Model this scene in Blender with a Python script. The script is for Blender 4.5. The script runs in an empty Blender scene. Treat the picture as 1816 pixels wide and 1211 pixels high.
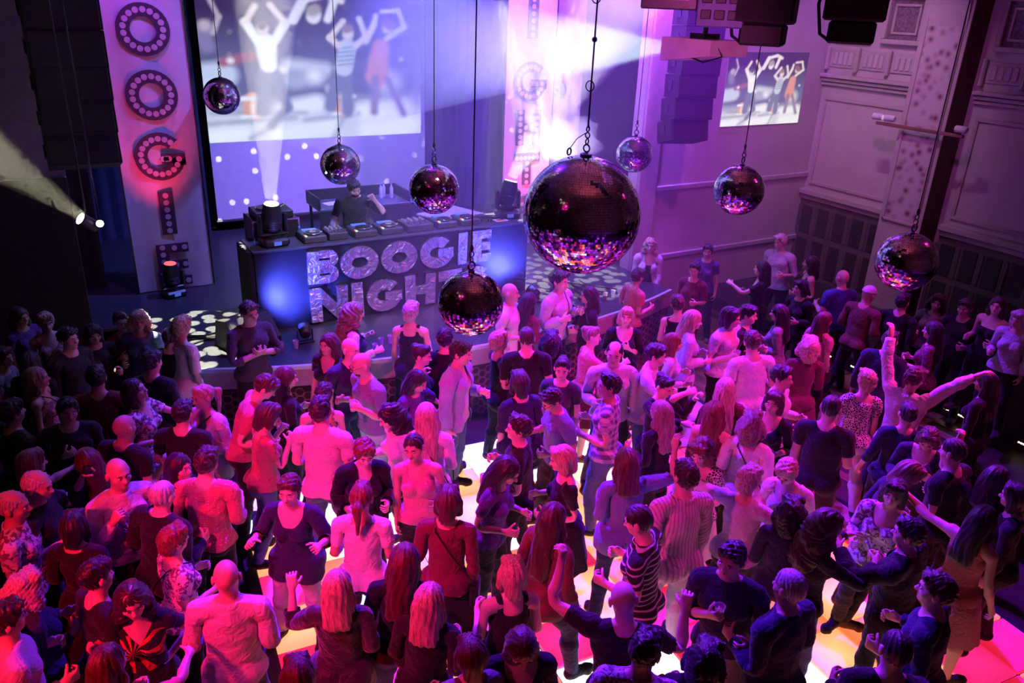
import bpy, math, random
import numpy as np
C = bpy.context.scene.collection
sc = bpy.context.scene
random.seed(7); np.random.seed(7)
# ---------------------------------------------------------------- camera (on the balcony, looking down across the hall)
CAM_F = 1412.0                      # focal length in pixels of the 1816 px wide frame
CAM_H = 5.15
CAM_R = np.array([[0.862, -0.169, 0.479], [-0.506, -0.358, 0.785], [0.038, -0.918, -0.394]])
_u, _s, _v = np.linalg.svd(CAM_R); CAM_R = _u @ _v
cd = bpy.data.cameras.new('camera'); cam = bpy.data.objects.new('camera', cd); C.objects.link(cam)
cd.sensor_width = 36; cd.lens = 36*CAM_F/1816; cd.clip_start = .05; cd.clip_end = 100
from mathutils import Matrix, Vector
_m = np.eye(4); _m[:3, 0] = CAM_R[:, 0]; _m[:3, 1] = -CAM_R[:, 1]; _m[:3, 2] = -CAM_R[:, 2]; _m[:3, 3] = (0, 0, CAM_H)
cam.matrix_world = Matrix(_m.tolist()); sc.camera = cam
# ---------------------------------------------------------------- world, exposure
w = bpy.data.worlds.new('world'); sc.world = w; w.use_nodes = True
w.node_tree.nodes['Background'].inputs[0].default_value = (.30, .05, .55, 1)
w.node_tree.nodes['Background'].inputs[1].default_value = .022
sc.view_settings.view_transform = 'Standard'; sc.view_settings.look = 'None'
sc.view_settings.exposure = 0.12; sc.view_settings.gamma = 1.0; sc.view_settings.use_curve_mapping = False
sc.cycles.max_bounces = 4; sc.cycles.diffuse_bounces = 1; sc.cycles.glossy_bounces = 2; sc.cycles.transmission_bounces = 4
sc.cycles.volume_bounces = 0; sc.cycles.transparent_max_bounces = 6; sc.cycles.sample_clamp_indirect = 4.0; sc.cycles.sample_clamp_direct = 12.0
sc.cycles.use_denoising = True; sc.cycles.use_adaptive_sampling = True; sc.cycles.adaptive_threshold = .15; sc.cycles.adaptive_min_samples = 12; sc.cycles.volume_step_rate = 4.0
# ---------------------------------------------------------------- lights: the lamps of the hall's trusses and a few added fills
def light(name, kind, loc, target, color, power, angle=60, blend=.6, size=.15, sizey=None):
    d = bpy.data.lights.new(name, kind); d.color = color; d.energy = power
    if kind == 'SPOT': d.spot_size = math.radians(angle); d.spot_blend = blend; d.shadow_soft_size = size
    elif kind == 'AREA':
        d.size = size
        if sizey: d.shape = 'RECTANGLE'; d.size_y = sizey
    else: d.shadow_soft_size = size
    o = bpy.data.objects.new(name, d); C.objects.link(o); o.location = loc
    if target is not None:
        o.rotation_euler = (Vector(target)-Vector(loc)).to_track_quat('-Z', 'Y').to_euler()
    return o
#           name                     from                 at               colour            W    angle blend
light('truss_spot_pink', 'SPOT', (-1.2, 3.6, 6.0), (3.2, 5.8, 0.9), (1.0, .022, .36), 1500, 56, .8)
light('truss_spot_pink_house', 'SPOT', (9.6, 3.0, 6.4), (5.6, 5.8, 0.9), (1.0, .025, .45), 1900, 58, .8)
light('truss_spot_red', 'SPOT', (-2.4, 3.4, 3.9), (0.9, 4.9, 1.1), (1.0, .008, .06), 900, 60, .8)
light('truss_spot_violet', 'SPOT', (3.6, 9.2, 7.4), (3.4, 5.6, 1.0), (.17, .008, 1.0), 9500, 66, .8)
light('truss_spot_violet_side', 'SPOT', (8.3, 8.6, 7.4), (6.4, 4.8, 1.0), (.24, .008, 1.0), 8500, 66, .8)
light('truss_spot_magenta_side', 'SPOT', (9.8, 3.6, 6.8), (8.0, 7.2, 1.0), (1.0, .03, .55), 500, 60, .8)
light('stage_wash_blue', 'SPOT', (4.6, 10.6, 7.6), (4.4, 11.6, 1.0), (.13, .17, 1.0), 2000, 110, .8)
light('screen_wash_lavender', 'SPOT', (4.7, 10.4, 7.8), (4.75, 15.0, 2.2), (.38, .28, 1.0), 1500, 46, .8)
light('stage_side_violet', 'SPOT', (8.2, 10.0, 7.6), (8.6, 12.0, 2.5), (.30, .07, 1.0), 4800, 110, .9)
light('front_wash_dj', 'SPOT', (3.4, 4.6, 7.4), (4.1, 10.2, 1.9), (.72, .60, 1.0), 2500, 32, .9)
light('wall_wash_violet', 'SPOT', (7.8, 6.4, 7.4), (11.2, 10.5, 3.4), (.80, .12, .80), 560, 76, .9)
light('wall_wash_side', 'SPOT', (9.6, 8.2, 7.6), (13.0, 9.6, 2.8), (.70, .45, .85), 420, 60, .9)
light('wall_spot_red', 'SPOT', (8.3, 9.6, 7.0), (9.35, 10.5, 5.0), (1.0, .04, .10), 260, 40, .9)
light('wall_spot_violet', 'SPOT', (12.1, 9.7, 7.6), (12.75, 10.5, 4.2), (.30, .03, 1.0), 300, 22, .9)
light('projector_fill_pink', 'SPOT', (1.2, 2.2, 5.4), (4.55, 4.9, 4.8), (1.0, .12, .62), 420, 24, .8)  # added lamp that brightens the projector housing
light('ceiling_fill', 'SPOT', (2.5, 2.0, 5.9), (3.5, 3.5, 8.4), (.75, .12, .22), 320, 140, .9)  # added uplight so the mirror balls reflect a lit ceiling
light('ceiling_fill_stage', 'SPOT', (5.5, 7.5, 6.2), (5.5, 7.0, 8.4), (.62, .12, .30), 260, 140, .9)  # second added uplight for the ceiling seen in the balls
# ---------------------------------------------------------------- materials
MATS = {}
def nodes_of(m):
    m.use_nodes = True; nt = m.node_tree; return nt, nt.nodes, nt.links, nt.nodes['Principled BSDF']
def mat(name, color, rough=.6, metal=0.0, var=.12, scale=8, bump=0.0, emit=None, strength=1.0, spec=.4, coat=0, sheen=0):
    if name in MATS: return MATS[name]
    m = bpy.data.materials.new(name); MATS[name] = m
    nt, N, L, b = nodes_of(m)
    b.inputs['Roughness'].default_value = rough; b.inputs['Metallic'].default_value = metal
    b.inputs['Specular IOR Level'].default_value = spec; b.inputs['Coat Weight'].default_value = coat
    b.inputs['Sheen Weight'].default_value = sheen
    tc = N.new('ShaderNodeTexCoord'); no = N.new('ShaderNodeTexNoise'); no.inputs['Scale'].default_value = scale; no.inputs['Detail'].default_value = 3
    L.new(tc.outputs['Object'], no.inputs['Vector'])
    r = N.new('ShaderNodeValToRGB'); c = np.array(color)
    r.color_ramp.elements[0].color = (*np.clip(c*(1-var), 0, 1), 1); r.color_ramp.elements[1].color = (*np.clip(c*(1+var), 0, 1), 1)
    r.color_ramp.elements[0].position = .3; r.color_ramp.elements[1].position = .7
    L.new(no.outputs['Fac'], r.inputs['Fac']); L.new(r.outputs['Color'], b.inputs['Base Color'])
    if bump:
        bp = N.new('ShaderNodeBump'); bp.inputs['Strength'].default_value = bump; bp.inputs['Distance'].default_value = .01
        L.new(no.outputs['Fac'], bp.inputs['Height']); L.new(bp.outputs['Normal'], b.inputs['Normal'])
    if emit is not None:
        b.inputs['Emission Color'].default_value = (*emit, 1); b.inputs['Emission Strength'].default_value = strength
    return m
def ramp(N, L, src, stops, interp='LINEAR'):
    r = N.new('ShaderNodeValToRGB'); r.color_ramp.interpolation = interp
    while len(r.color_ramp.elements) < len(stops): r.color_ramp.elements.new(.5)
    for e, (p, c) in zip(r.color_ramp.elements, stops): e.position = p; e.color = (*c, 1)
    L.new(src, r.inputs['Fac']); return r.outputs['Color']
def math_node(N, L, op, a, b=None, c=None):
    n = N.new('ShaderNodeMath'); n.operation = op
    for i, v in enumerate((a, b, c)):
        if v is None: continue
        if isinstance(v, (int, float)): n.inputs[i].default_value = v
        else: L.new(v, n.inputs[i])
    return n.outputs[0]
def fabric(pattern):
    """cloth whose colour is the object's own colour; the pattern runs in the cloth's own (rest) coordinates"""
    name = 'fabric_'+pattern
    if name in MATS: return MATS[name]
    m = bpy.data.materials.new(name); MATS[name] = m
    nt, N, L, b = nodes_of(m)
    b.inputs['Roughness'].default_value = .82; b.inputs['Specular IOR Level'].default_value = .25; b.inputs['Sheen Weight'].default_value = .15
    oi = N.new('ShaderNodeObjectInfo'); at = N.new('ShaderNodeAttribute'); at.attribute_name = 'rest'
    mx = N.new('ShaderNodeMix'); mx.data_type = 'RGBA'
    sx = N.new('ShaderNodeSeparateXYZ'); L.new(at.outputs['Vector'], sx.inputs[0])
    X, Y, Z = sx.outputs
    ink = (.02, .02, .03)
    no = N.new('ShaderNodeTexNoise'); no.inputs['Scale'].default_value = 13; no.inputs['Detail'].default_value = 4; no.inputs['Distortion'].default_value = 1.8; L.new(at.outputs['Vector'], no.inputs['Vector'])
    fac = None
    if pattern == 'plain': fac = math_node(N, L, 'MULTIPLY', no.outputs['Fac'], .35)
    elif pattern == 'stripes': fac = math_node(N, L, 'GREATER_THAN', math_node(N, L, 'FRACT', math_node(N, L, 'MULTIPLY', Z, 22)), .26)
    elif pattern == 'pinstripes': fac = math_node(N, L, 'MULTIPLY', math_node(N, L, 'LESS_THAN', math_node(N, L, 'FRACT', math_node(N, L, 'MULTIPLY', X, 40)), .4), .45); ink = (.10, .09, .14)
    elif pattern == 'check':
        a = math_node(N, L, 'GREATER_THAN', math_node(N, L, 'FRACT', math_node(N, L, 'MULTIPLY', Z, 14)), .5)
        c = math_node(N, L, 'GREATER_THAN', math_node(N, L, 'FRACT', math_node(N, L, 'MULTIPLY', X, 14)), .5)
        fac = math_node(N, L, 'MULTIPLY', math_node(N, L, 'ADD', a, c), .42); ink = (.04, .03, .12)
    elif pattern == 'dots':
        v = N.new('ShaderNodeTexVoronoi'); v.inputs['Scale'].default_value = 45; v.inputs['Randomness'].default_value = .15; L.new(at.outputs['Vector'], v.inputs['Vector'])
        fac = math_node(N, L, 'LESS_THAN', v.outputs['Distance'], .22); ink = (.75, .55, .55)
    elif pattern == 'floral':
        n2 = N.new('ShaderNodeTexNoise'); n2.inputs['Scale'].default_value = 21; n2.inputs['Detail'].default_value = 2.5; n2.inputs['Distortion'].default_value = 1.2; L.new(at.outputs['Vector'], n2.inputs['Vector'])
        fac = math_node(N, L, 'GREATER_THAN', n2.outputs['Fac'], .52); ink = (.20, .10, .18)
    elif pattern == 'lace':
        v = N.new('ShaderNodeTexVoronoi'); v.feature = 'DISTANCE_TO_EDGE'; v.inputs['Scale'].default_value = 46; L.new(at.outputs['Vector'], v.inputs['Vector'])
        fac = math_node(N, L, 'GREATER_THAN', v.outputs['Distance'], .12)
    elif pattern == 'velvet':
        n2 = N.new('ShaderNodeTexNoise'); n2.inputs['Scale'].default_value = 40; n2.inputs['Detail'].default_value = 4; n2.inputs['Distortion'].default_value = 2; L.new(at.outputs['Vector'], n2.inputs['Vector'])
        fac = math_node(N, L, 'MULTIPLY', n2.outputs['Fac'], 1.2); b.inputs['Roughness'].default_value = .45; b.inputs['Sheen Weight'].default_value = .6
    elif pattern == 'burst':
        a = math_node(N, L, 'ARCTAN2', math_node(N, L, 'SUBTRACT', X, .05), math_node(N, L, 'SUBTRACT', Z, 1.30))
        s = math_node(N, L, 'SINE', math_node(N, L, 'MULTIPLY', a, 11))
        inside = math_node(N, L, 'LESS_THAN', math_node(N, L, 'ABSOLUTE', math_node(N, L, 'SUBTRACT', Z, 1.25)), .16)
        front = math_node(N, L, 'GREATER_THAN', Y, .02)
        fac = math_node(N, L, 'SUBTRACT', 1.0, math_node(N, L, 'MULTIPLY', math_node(N, L, 'MULTIPLY', math_node(N, L, 'GREATER_THAN', s, .35), inside), front))
    elif pattern == 'sequin':
        v = N.new('ShaderNodeTexVoronoi'); v.inputs['Scale'].default_value = 60; L.new(at.outputs['Vector'], v.inputs['Vector'])
        fac = math_node(N, L, 'MULTIPLY', v.outputs['Distance'], 1.3); b.inputs['Metallic'].default_value = .5; b.inputs['Roughness'].default_value = .3
    mx.inputs[7].default_value = (*ink, 1)
    if pattern == 'plain':
        hs = N.new('ShaderNodeHueSaturation'); hs.inputs['Value'].default_value = .7; L.new(oi.outputs['Color'], hs.inputs['Color']); L.new(hs.outputs['Color'], mx.inputs[7])
    L.new(fac, mx.inputs[0]); L.new(oi.outputs['Color'], mx.inputs[6])
    L.new(mx.outputs[2], b.inputs['Base Color'])
    bp = N.new('ShaderNodeBump'); bp.inputs['Strength'].default_value = .7; bp.inputs['Distance'].default_value = .025
    L.new(no.outputs['Fac'], bp.inputs['Height']); L.new(bp.outputs['Normal'], b.inputs['Normal'])
    return m
def hair_mat():
    if 'hair_strands' in MATS: return MATS['hair_strands']
    m = bpy.data.materials.new('hair_strands'); MATS['hair_strands'] = m
    nt, N, L, b = nodes_of(m); b.inputs['Roughness'].default_value = .42; b.inputs['Specular IOR Level'].default_value = .5; b.inputs['Sheen Weight'].default_value = .2
    oi = N.new('ShaderNodeObjectInfo'); at = N.new('ShaderNodeAttribute'); at.attribute_name = 'rest'
    mp = N.new('ShaderNodeMapping'); mp.inputs['Scale'].default_value = (90, 90, 9); L.new(at.outputs['Vector'], mp.inputs['Vector'])
    no = N.new('ShaderNodeTexNoise'); no.inputs['Scale'].default_value = 1.0; no.inputs['Detail'].default_value = 3; L.new(mp.outputs['Vector'], no.inputs['Vector'])
    hs = N.new('ShaderNodeHueSaturation'); L.new(oi.outputs['Color'], hs.inputs['Color'])
    mr = N.new('ShaderNodeMapRange'); mr.inputs[1].default_value = .3; mr.inputs[2].default_value = .7; mr.inputs[3].default_value = .45; mr.inputs[4].default_value = 1.35
    L.new(no.outputs['Fac'], mr.inputs[0]); L.new(mr.outputs[0], hs.inputs['Value']); L.new(hs.outputs['Color'], b.inputs['Base Color'])
    bp = N.new('ShaderNodeBump'); bp.inputs['Strength'].default_value = .6; bp.inputs['Distance'].default_value = .008
    L.new(no.outputs['Fac'], bp.inputs['Height']); L.new(bp.outputs['Normal'], b.inputs['Normal'])
    return m
def skin_mat():
    if 'skin' in MATS: return MATS['skin']
    m = bpy.data.materials.new('skin'); MATS['skin'] = m
    nt, N, L, b = nodes_of(m); b.inputs['Roughness'].default_value = .5; b.inputs['Specular IOR Level'].default_value = .4
    oi = N.new('ShaderNodeObjectInfo'); at = N.new('ShaderNodeAttribute'); at.attribute_name = 'rest'
    no = N.new('ShaderNodeTexNoise'); no.inputs['Scale'].default_value = 18; L.new(at.outputs['Vector'], no.inputs['Vector'])
    hs = N.new('ShaderNodeHueSaturation'); L.new(oi.outputs['Color'], hs.inputs['Color'])
    mr = N.new('ShaderNodeMapRange'); mr.inputs[3].default_value = .85; mr.inputs[4].default_value = 1.12; L.new(no.outputs['Fac'], mr.inputs[0]); L.new(mr.outputs[0], hs.inputs['Value'])
    L.new(hs.outputs['Color'], b.inputs['Base Color'])
    return m
# ---------------------------------------------------------------- mesh helpers
def uv_ball(nu, nv):
    V = [(0, 0, 1)]; F = []
    for i in range(1, nv):
        t = math.pi*i/nv
        for j in range(nu): a = 2*math.pi*j/nu; V.append((math.sin(t)*math.cos(a), math.sin(t)*math.sin(a), math.cos(t)))
    V.append((0, 0, -1)); last = len(V)-1
    for j in range(nu): F.append((0, 1+j, 1+(j+1) % nu))
    for i in range(nv-2):
        for j in range(nu):
            a = 1+i*nu+j; b_ = 1+i*nu+(j+1) % nu
            F.append((a, a+nu, b_+nu)); F.append((a, b_+nu, b_))
    o = 1+(nv-2)*nu
    for j in range(nu): F.append((last, o+(j+1) % nu, o+j))
    return np.array(V), np.array(F)
def np_mesh(name, V, F):
    """mesh from vertex array and an (n,3|4) face array"""
    me = bpy.data.meshes.new(name)
    V = np.asarray(V, np.float32); F = np.asarray(F, np.int32)
    me.vertices.add(len(V)); me.vertices.foreach_set('co', V.ravel())
    k = F.shape[1]
    me.loops.add(F.size); me.loops.foreach_set('vertex_index', F.ravel())
    me.polygons.add(len(F))
    me.polygons.foreach_set('loop_start', np.arange(0, F.size, k, dtype=np.int32))
    me.update(calc_edges=True)
    return me
def smooth(me, on=True):
    me.polygons.foreach_set('use_smooth', np.full(len(me.polygons), on)); me.update()
class MB:
    """collects simple shapes; build() links them as one mesh object"""
    def __init__(s): s.v = []; s.f = []; s.m = []; s.cur = 0
    def add(s, V, F):
        o = len(s.v); s.v += [tuple(map(float, p)) for p in V]; s.f += [tuple(int(i)+o for i in f) for f in F]; s.m += [s.cur]*len(F); return s
    def slot(s, i): s.cur = i; return s
    def box(s, x0, x1, y0, y1, z0, z1, b=0.0):
        if b <= 0:
            V = [(x, y, z) for x in (x0, x1) for y in (y0, y1) for z in (z0, z1)]
            return s.add(V, [(0, 1, 3, 2), (4, 6, 7, 5), (0, 4, 5, 1), (2, 3, 7, 6), (0, 2, 6, 4), (1, 5, 7, 3)])
        b = min(b, (x1-x0)*.49, (y1-y0)*.49, (z1-z0)*.49)
        V = []; X = (x0, x1); Y = (y0, y1); Z = (z0, z1)
        idx = {}
        for i in (0, 1):
            for j in (0, 1):
                for k in (0, 1):
                    sx, sy, sz = (1-2*i)*b, (1-2*j)*b, (1-2*k)*b
                    for a, p in enumerate(((X[i], Y[j]+sy, Z[k]+sz), (X[i]+sx, Y[j], Z[k]+sz), (X[i]+sx, Y[j]+sy, Z[k]))):
                        idx[i, j, k, a] = len(V); V.append(p)
        F = []
        q = lambda *k: F.append([idx[t] for t in k])
        for i in (0, 1): q((i, 0, 0, 0), (i, 0, 1, 0), (i, 1, 1, 0), (i, 1, 0, 0)) if i == 0 else q((i, 0, 0, 0), (i, 1, 0, 0), (i, 1, 1, 0), (i, 0, 1, 0))
        for j in (0, 1): q((0, j, 0, 1), (1, j, 0, 1), (1, j, 1, 1), (0, j, 1, 1)) if j == 0 else q((0, j, 0, 1), (0, j, 1, 1), (1, j, 1, 1), (1, j, 0, 1))
        for k in (0, 1): q((0, 0, k, 2), (0, 1, k, 2), (1, 1, k, 2), (1, 0, k, 2)) if k == 0 else q((0, 0, k, 2), (1, 0, k, 2), (1, 1, k, 2), (0, 1, k, 2))
        for i in (0, 1):
            for j in (0, 1): q((i, j, 0, 0), (i, j, 1, 0), (i, j, 1, 1), (i, j, 0, 1)) if i == j else q((i, j, 0, 0), (i, j, 0, 1), (i, j, 1, 1), (i, j, 1, 0))
        for i in (0, 1):
            for k in (0, 1): q((i, 0, k, 0), (i, 0, k, 2), (i, 1, k, 2), (i, 1, k, 0)) if i != k else q((i, 0, k, 0), (i, 1, k, 0), (i, 1, k, 2), (i, 0, k, 2))
        for j in (0, 1):
            for k in (0, 1): q((0, j, k, 1), (0, j, k, 2), (1, j, k, 2), (1, j, k, 1)) if j == k else q((0, j, k, 1), (1, j, k, 1), (1, j, k, 2), (0, j, k, 2))
        for i in (0, 1):
            for j in (0, 1):
                for k in (0, 1): F.append([idx[i, j, k, 0], idx[i, j, k, 1], idx[i, j, k, 2]] if (i+j+k) % 2 else [idx[i, j, k, 0], idx[i, j, k, 2], idx[i, j, k, 1]])
        return s.add(V, F)
    def lathe(s, prof, n=16, c=(0, 0, 0), axis='z', cap=True):
        V = []; F = []
        for r, h in prof:
            for j in range(n):
                a = 2*math.pi*j/n; p = (r*math.cos(a), r*math.sin(a), h)
                p = {'z': p, 'x': (p[2], p[0], p[1]), 'y': (p[0], p[2], -p[1])}[axis]
                V.append((p[0]+c[0], p[1]+c[1], p[2]+c[2]))
        for i in range(len(prof)-1):
            for j in range(n): F.append((i*n+j, i*n+(j+1) % n, (i+1)*n+(j+1) % n, (i+1)*n+j))
        if cap:
            F.append(tuple(range(n))[::-1]); F.append(tuple((len(prof)-1)*n+j for j in range(n)))
        return s.add(V, F)
    def tube(s, pts, r, n=8):
        pts = [np.array(p, float) for p in pts]; V = []; F = []
        for i, p in enumerate(pts):
            d = pts[min(i+1, len(pts)-1)]-pts[max(i-1, 0)]; d = d/np.linalg.norm(d)
            a = np.cross(d, (0, 0, 1) if abs(d[2]) < .9 else (1, 0, 0)); a /= np.linalg.norm(a); b = np.cross(d, a)
            rr = r[i] if isinstance(r, (list, tuple)) else r
            for j in range(n): t = 2*math.pi*j/n; V.append(p+rr*(math.cos(t)*a+math.sin(t)*b))
        for i in range(len(pts)-1):
            for j in range(n): F.append((i*n+j, i*n+(j+1) % n, (i+1)*n+(j+1) % n, (i+1)*n+j))
        F.append(tuple(range(n))[::-1]); F.append(tuple((len(pts)-1)*n+j for j in range(n)))
        return s.add(V, F)
    def prism(s, poly, z0, z1, plane='xy'):
        """poly counter-clockwise; plane 'xy' rises in z, 'xz' (seen from -y) goes from y=z0 (front) to y=z1"""
        n = len(poly); V = []; F = []
        for z in (z0, z1):
            for p in poly: V.append((p[0], p[1], z) if plane == 'xy' else (p[0], z, p[1]))
        flip = plane == 'xz'
        bot = tuple(range(n)); top = tuple(range(n, 2*n))
        F.append(bot if flip else bot[::-1]); F.append(top[::-1] if flip else top)
        for i in range(n):
            j = (i+1) % n; q = (i, j, n+j, n+i); F.append(q[::-1] if flip else q)
        return s.add(V, F)
    def ball(s, c, r, nu=12, nv=8):
        V, F = uv_ball(nu, nv); r = np.array(r if hasattr(r, '__len__') else (r, r, r)); return s.add(V*r+np.array(c), F)
    def torus(s, c, R, r, axis='y', n=18, m=6):
        V = []; F = []
        for i in range(n):
            a = 2*math.pi*i/n
            for j in range(m):
                b = 2*math.pi*j/m; q = (R+r*math.cos(b)); p = (q*math.cos(a), q*math.sin(a), r*math.sin(b))
                p = {'z': p, 'y': (p[0], p[2], p[1]), 'x': (p[2], p[0], p[1])}[axis]; V.append((p[0]+c[0], p[1]+c[1], p[2]+c[2]))
        for i in range(n):
            for j in range(m): F.append((i*m+j, ((i+1) % n)*m+j, ((i+1) % n)*m+(j+1) % m, i*m+(j+1) % m))
        return s.add(V, F)
    def mesh(s, name, mats, shade=False):
        me = bpy.data.meshes.new(name); me.from_pydata(s.v, [], s.f)
        for m in (mats if isinstance(mats, (list, tuple)) else [mats]): me.materials.append(m)
        if any(s.m): me.polygons.foreach_set('material_index', np.array(s.m, np.int32))
        if shade: me.polygons.foreach_set('use_smooth', np.ones(len(me.polygons), bool))
        me.update(); return me
    def build(s, name, mats, parent=None, shade=False, loc=None):
        return obj(name, s.mesh(name, mats, shade), parent, loc)
def obj(name, me, parent=None, loc=None):
    o = bpy.data.objects.new(name, me); C.objects.link(o); o.parent = parent
    if loc is not None: o.location = loc
    return o
def tag(o, label, cat, group=None, kind=None):
    o['label'] = label
    if cat: o['category'] = cat
    if group: o['group'] = group
    if kind: o['kind'] = kind
    return o
def struct(o, label=None):
    o['kind'] = 'structure'
    if label: o['label'] = label
    return o
def thing(name, label, cat, loc=(0, 0, 0), rot=0.0, group=None):
    o = bpy.data.objects.new(name, None); C.objects.link(o); o.location = loc; o.rotation_euler = (0, 0, rot); o.empty_display_size = .1
    return tag(o, label, cat, group)
def dup(root, loc, rot=None, label=None):
    r = root.copy(); C.objects.link(r); r.location = loc
    if rot is not None: r.rotation_euler = (0, 0, rot)
    if label: r['label'] = label
    for ch in list(root.children):
        c = ch.copy(); C.objects.link(c); c.parent = r
        for g in list(ch.children):
            d = g.copy(); C.objects.link(d); d.parent = c
    return r
black = mat('black_paint', (.012, .012, .014), .5); metal = mat('dark_metal', (.05, .05, .055), .35, .8); chrome = mat('chrome', (.7, .7, .72), .18, 1.0, var=.05)
plastic = mat('black_plastic', (.018, .018, .02), .4, spec=.5); cable_mat = mat('cable_rubber', (.01, .01, .01), .6)
# ---------------------------------------------------------------- the hall
def plank_mat(name, col, sc_=(2, 22, 2), rough=.45):
    m = bpy.data.materials.new(name); nt, N, L, b = nodes_of(m); b.inputs['Roughness'].default_value = rough
    tc = N.new('ShaderNodeTexCoord'); mp = N.new('ShaderNodeMapping'); mp.inputs['Scale'].default_value = sc_; L.new(tc.outputs['Object'], mp.inputs['Vector'])
    no = N.new('ShaderNodeTexNoise'); no.inputs['Scale'].default_value = 2; no.inputs['Detail'].default_value = 5; L.new(mp.outputs['Vector'], no.inputs['Vector'])
    oi = N.new('ShaderNodeObjectInfo'); c = np.array(col)
    col_ = ramp(N, L, no.outputs['Fac'], [(.3, c*.6), (.7, c*1.3)])
    hs = N.new('ShaderNodeHueSaturation'); L.new(col_, hs.inputs['Color'])
    mr = N.new('ShaderNodeMapRange'); mr.inputs[3].default_value = .6; mr.inputs[4].default_value = 1.3; L.new(oi.outputs['Random'], mr.inputs[0]); L.new(mr.outputs[0], hs.inputs['Value'])
    L.new(hs.outputs['Color'], b.inputs['Base Color'])
    MATS[name] = m; return m
floor_m = mat('hall_floor', (.035, .022, .018), .5, var=.35, scale=3)
wood = plank_mat('parquet', (.20, .105, .055), (22, 2, 2))
floor = struct(MB().box(-7, 13.0, -2.5, 17, -.12, 0).build('floor', floor_m), 'dark hall floor around the dance floor')
pl = MB().box(-.072, .072, -.78, .78, 0, .012, .003).mesh('plank', wood)
for i in range(26):
    for j in range(3):
        x = 6.6+i*.15; y = 5.6+j*1.58+(.5 if i % 2 else 0)
        o = obj('plank', pl, floor); o.location = (x, y, 0.001)
# dance floor: light panels in a black raised frame, turned a little against the room
DA = math.radians(-5.8); PITCH = .515; NU, NV = 12, 12
DO = np.array((1.30, 7.80))
DU = np.array((math.cos(DA), math.sin(DA))); DV = np.array((-math.sin(DA), math.cos(DA)))
df = struct(MB().box(-.10, NU*PITCH+.10, -NV*PITCH-.10, .10, 0, .075, .01).build('floor_dance', mat('dance_frame', (.03, .028, .03), .35)), 'raised dance floor of glowing square panels in a black frame')
df.location = (DO[0], DO[1], 0); df.rotation_euler = (0, 0, DA)
def panel_mat(name, col, strength):
    m = bpy.data.materials.new(name); nt, N, L, b = nodes_of(m)
    b.inputs['Base Color'].default_value = (*[min(1, .25+.4*c) for c in col], 1); b.inputs['Roughness'].default_value = .22
    tc = N.new('ShaderNodeTexCoord'); sx = N.new('ShaderNodeSeparateXYZ'); L.new(tc.outputs['Object'], sx.inputs[0])
    # light falls off a little towards the panel's edges, where the tubes end
    e = math_node(N, L, 'MAXIMUM', math_node(N, L, 'ABSOLUTE', sx.outputs[0]), math_node(N, L, 'ABSOLUTE', sx.outputs[1]))
    mr = N.new('ShaderNodeMapRange'); mr.inputs[1].default_value = .05; mr.inputs[2].default_value = PITCH/2; mr.inputs[3].default_value = 1; mr.inputs[4].default_value = .62; L.new(e, mr.inputs[0])
    b.inputs['Emission Color'].default_value = (*col, 1); L.new(math_node(N, L, 'MULTIPLY', mr.outputs[0], strength), b.inputs['Emission Strength'])
    MATS[name] = m; return m
PANEL = {'W': panel_mat('panel_white', (.90, .84, 1.0), 1.7), 'P': panel_mat('panel_peach', (1.0, .33, .13), 1.9), 'O': panel_mat('panel_orange', (1.0, .16, .05), 1.8), 'M': panel_mat('panel_magenta', (1.0, .02, .20), 1.25),
         'R': panel_mat('panel_red', (1.0, .015, .07), 1.0), 'Y': panel_mat('panel_warm_white', (1.0, .66, .42), 1.9), 'B': panel_mat('panel_ice_blue', (.58, .76, 1.0), 1.7), 'D': panel_mat('panel_dim_red', (.5, .01, .03), .22), 'K': panel_mat('panel_pink', (1.0, .42, .60), 1.8)}
PMESH = {}
for k in PANEL: PMESH[k] = MB().box(-PITCH/2+.008, PITCH/2-.008, -PITCH/2+.008, PITCH/2-.008, .06, .10, .006).mesh('light_panel', PANEL[k])
ROWS = ["KWWYWWYWYODD", "BWBYPWWYPODD", "PYWPKRPYOMRD", "MOPKWPPOMORD", "PBKPORPOMRWD", "ROPMPPOMPORD", "OMPBMPRPOROR", "PRMOWWRBOPMR", "MPOMPRMWPORO", "ORMPOMPBRPMR", "MPROMPOMBORO", "RMOPRMPROMPR"]
for j in range(NV):
    for i in range(NU):
        o = obj('light_panel', PMESH[ROWS[j][i]], df); o.location = ((i+.5)*PITCH, -(j+.5)*PITCH, 0)
# walls
stage_black = mat('stage_cloth_dark', (.030, .034, .055), .9, var=.25, scale=2)
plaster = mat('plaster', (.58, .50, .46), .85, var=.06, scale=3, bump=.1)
plaster2 = mat('plaster_trim', (.52, .44, .40), .8, var=.08, scale=10, bump=.15)
wainscot = mat('wainscot_paint', (.13, .10, .095), .7, var=.12); panel_dark = mat('wainscot_panel', (.035, .028, .03), .6, var=.2)
brown = mat('column_brown_shaded', (.10, .028, .025), .6, var=.2)
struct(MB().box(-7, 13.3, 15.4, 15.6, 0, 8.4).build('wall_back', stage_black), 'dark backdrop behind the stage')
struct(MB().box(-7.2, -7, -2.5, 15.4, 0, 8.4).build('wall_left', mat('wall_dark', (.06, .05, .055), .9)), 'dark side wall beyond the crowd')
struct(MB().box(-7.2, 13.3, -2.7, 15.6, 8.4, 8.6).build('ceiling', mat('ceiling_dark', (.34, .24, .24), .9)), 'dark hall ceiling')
struct(MB().box(-7.2, 13.3, -2.7, -2.5, 0, 8.4).build('wall_rear', mat('wall_rear', (.30, .20, .20), .9)), 'rear wall behind the balcony')
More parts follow.
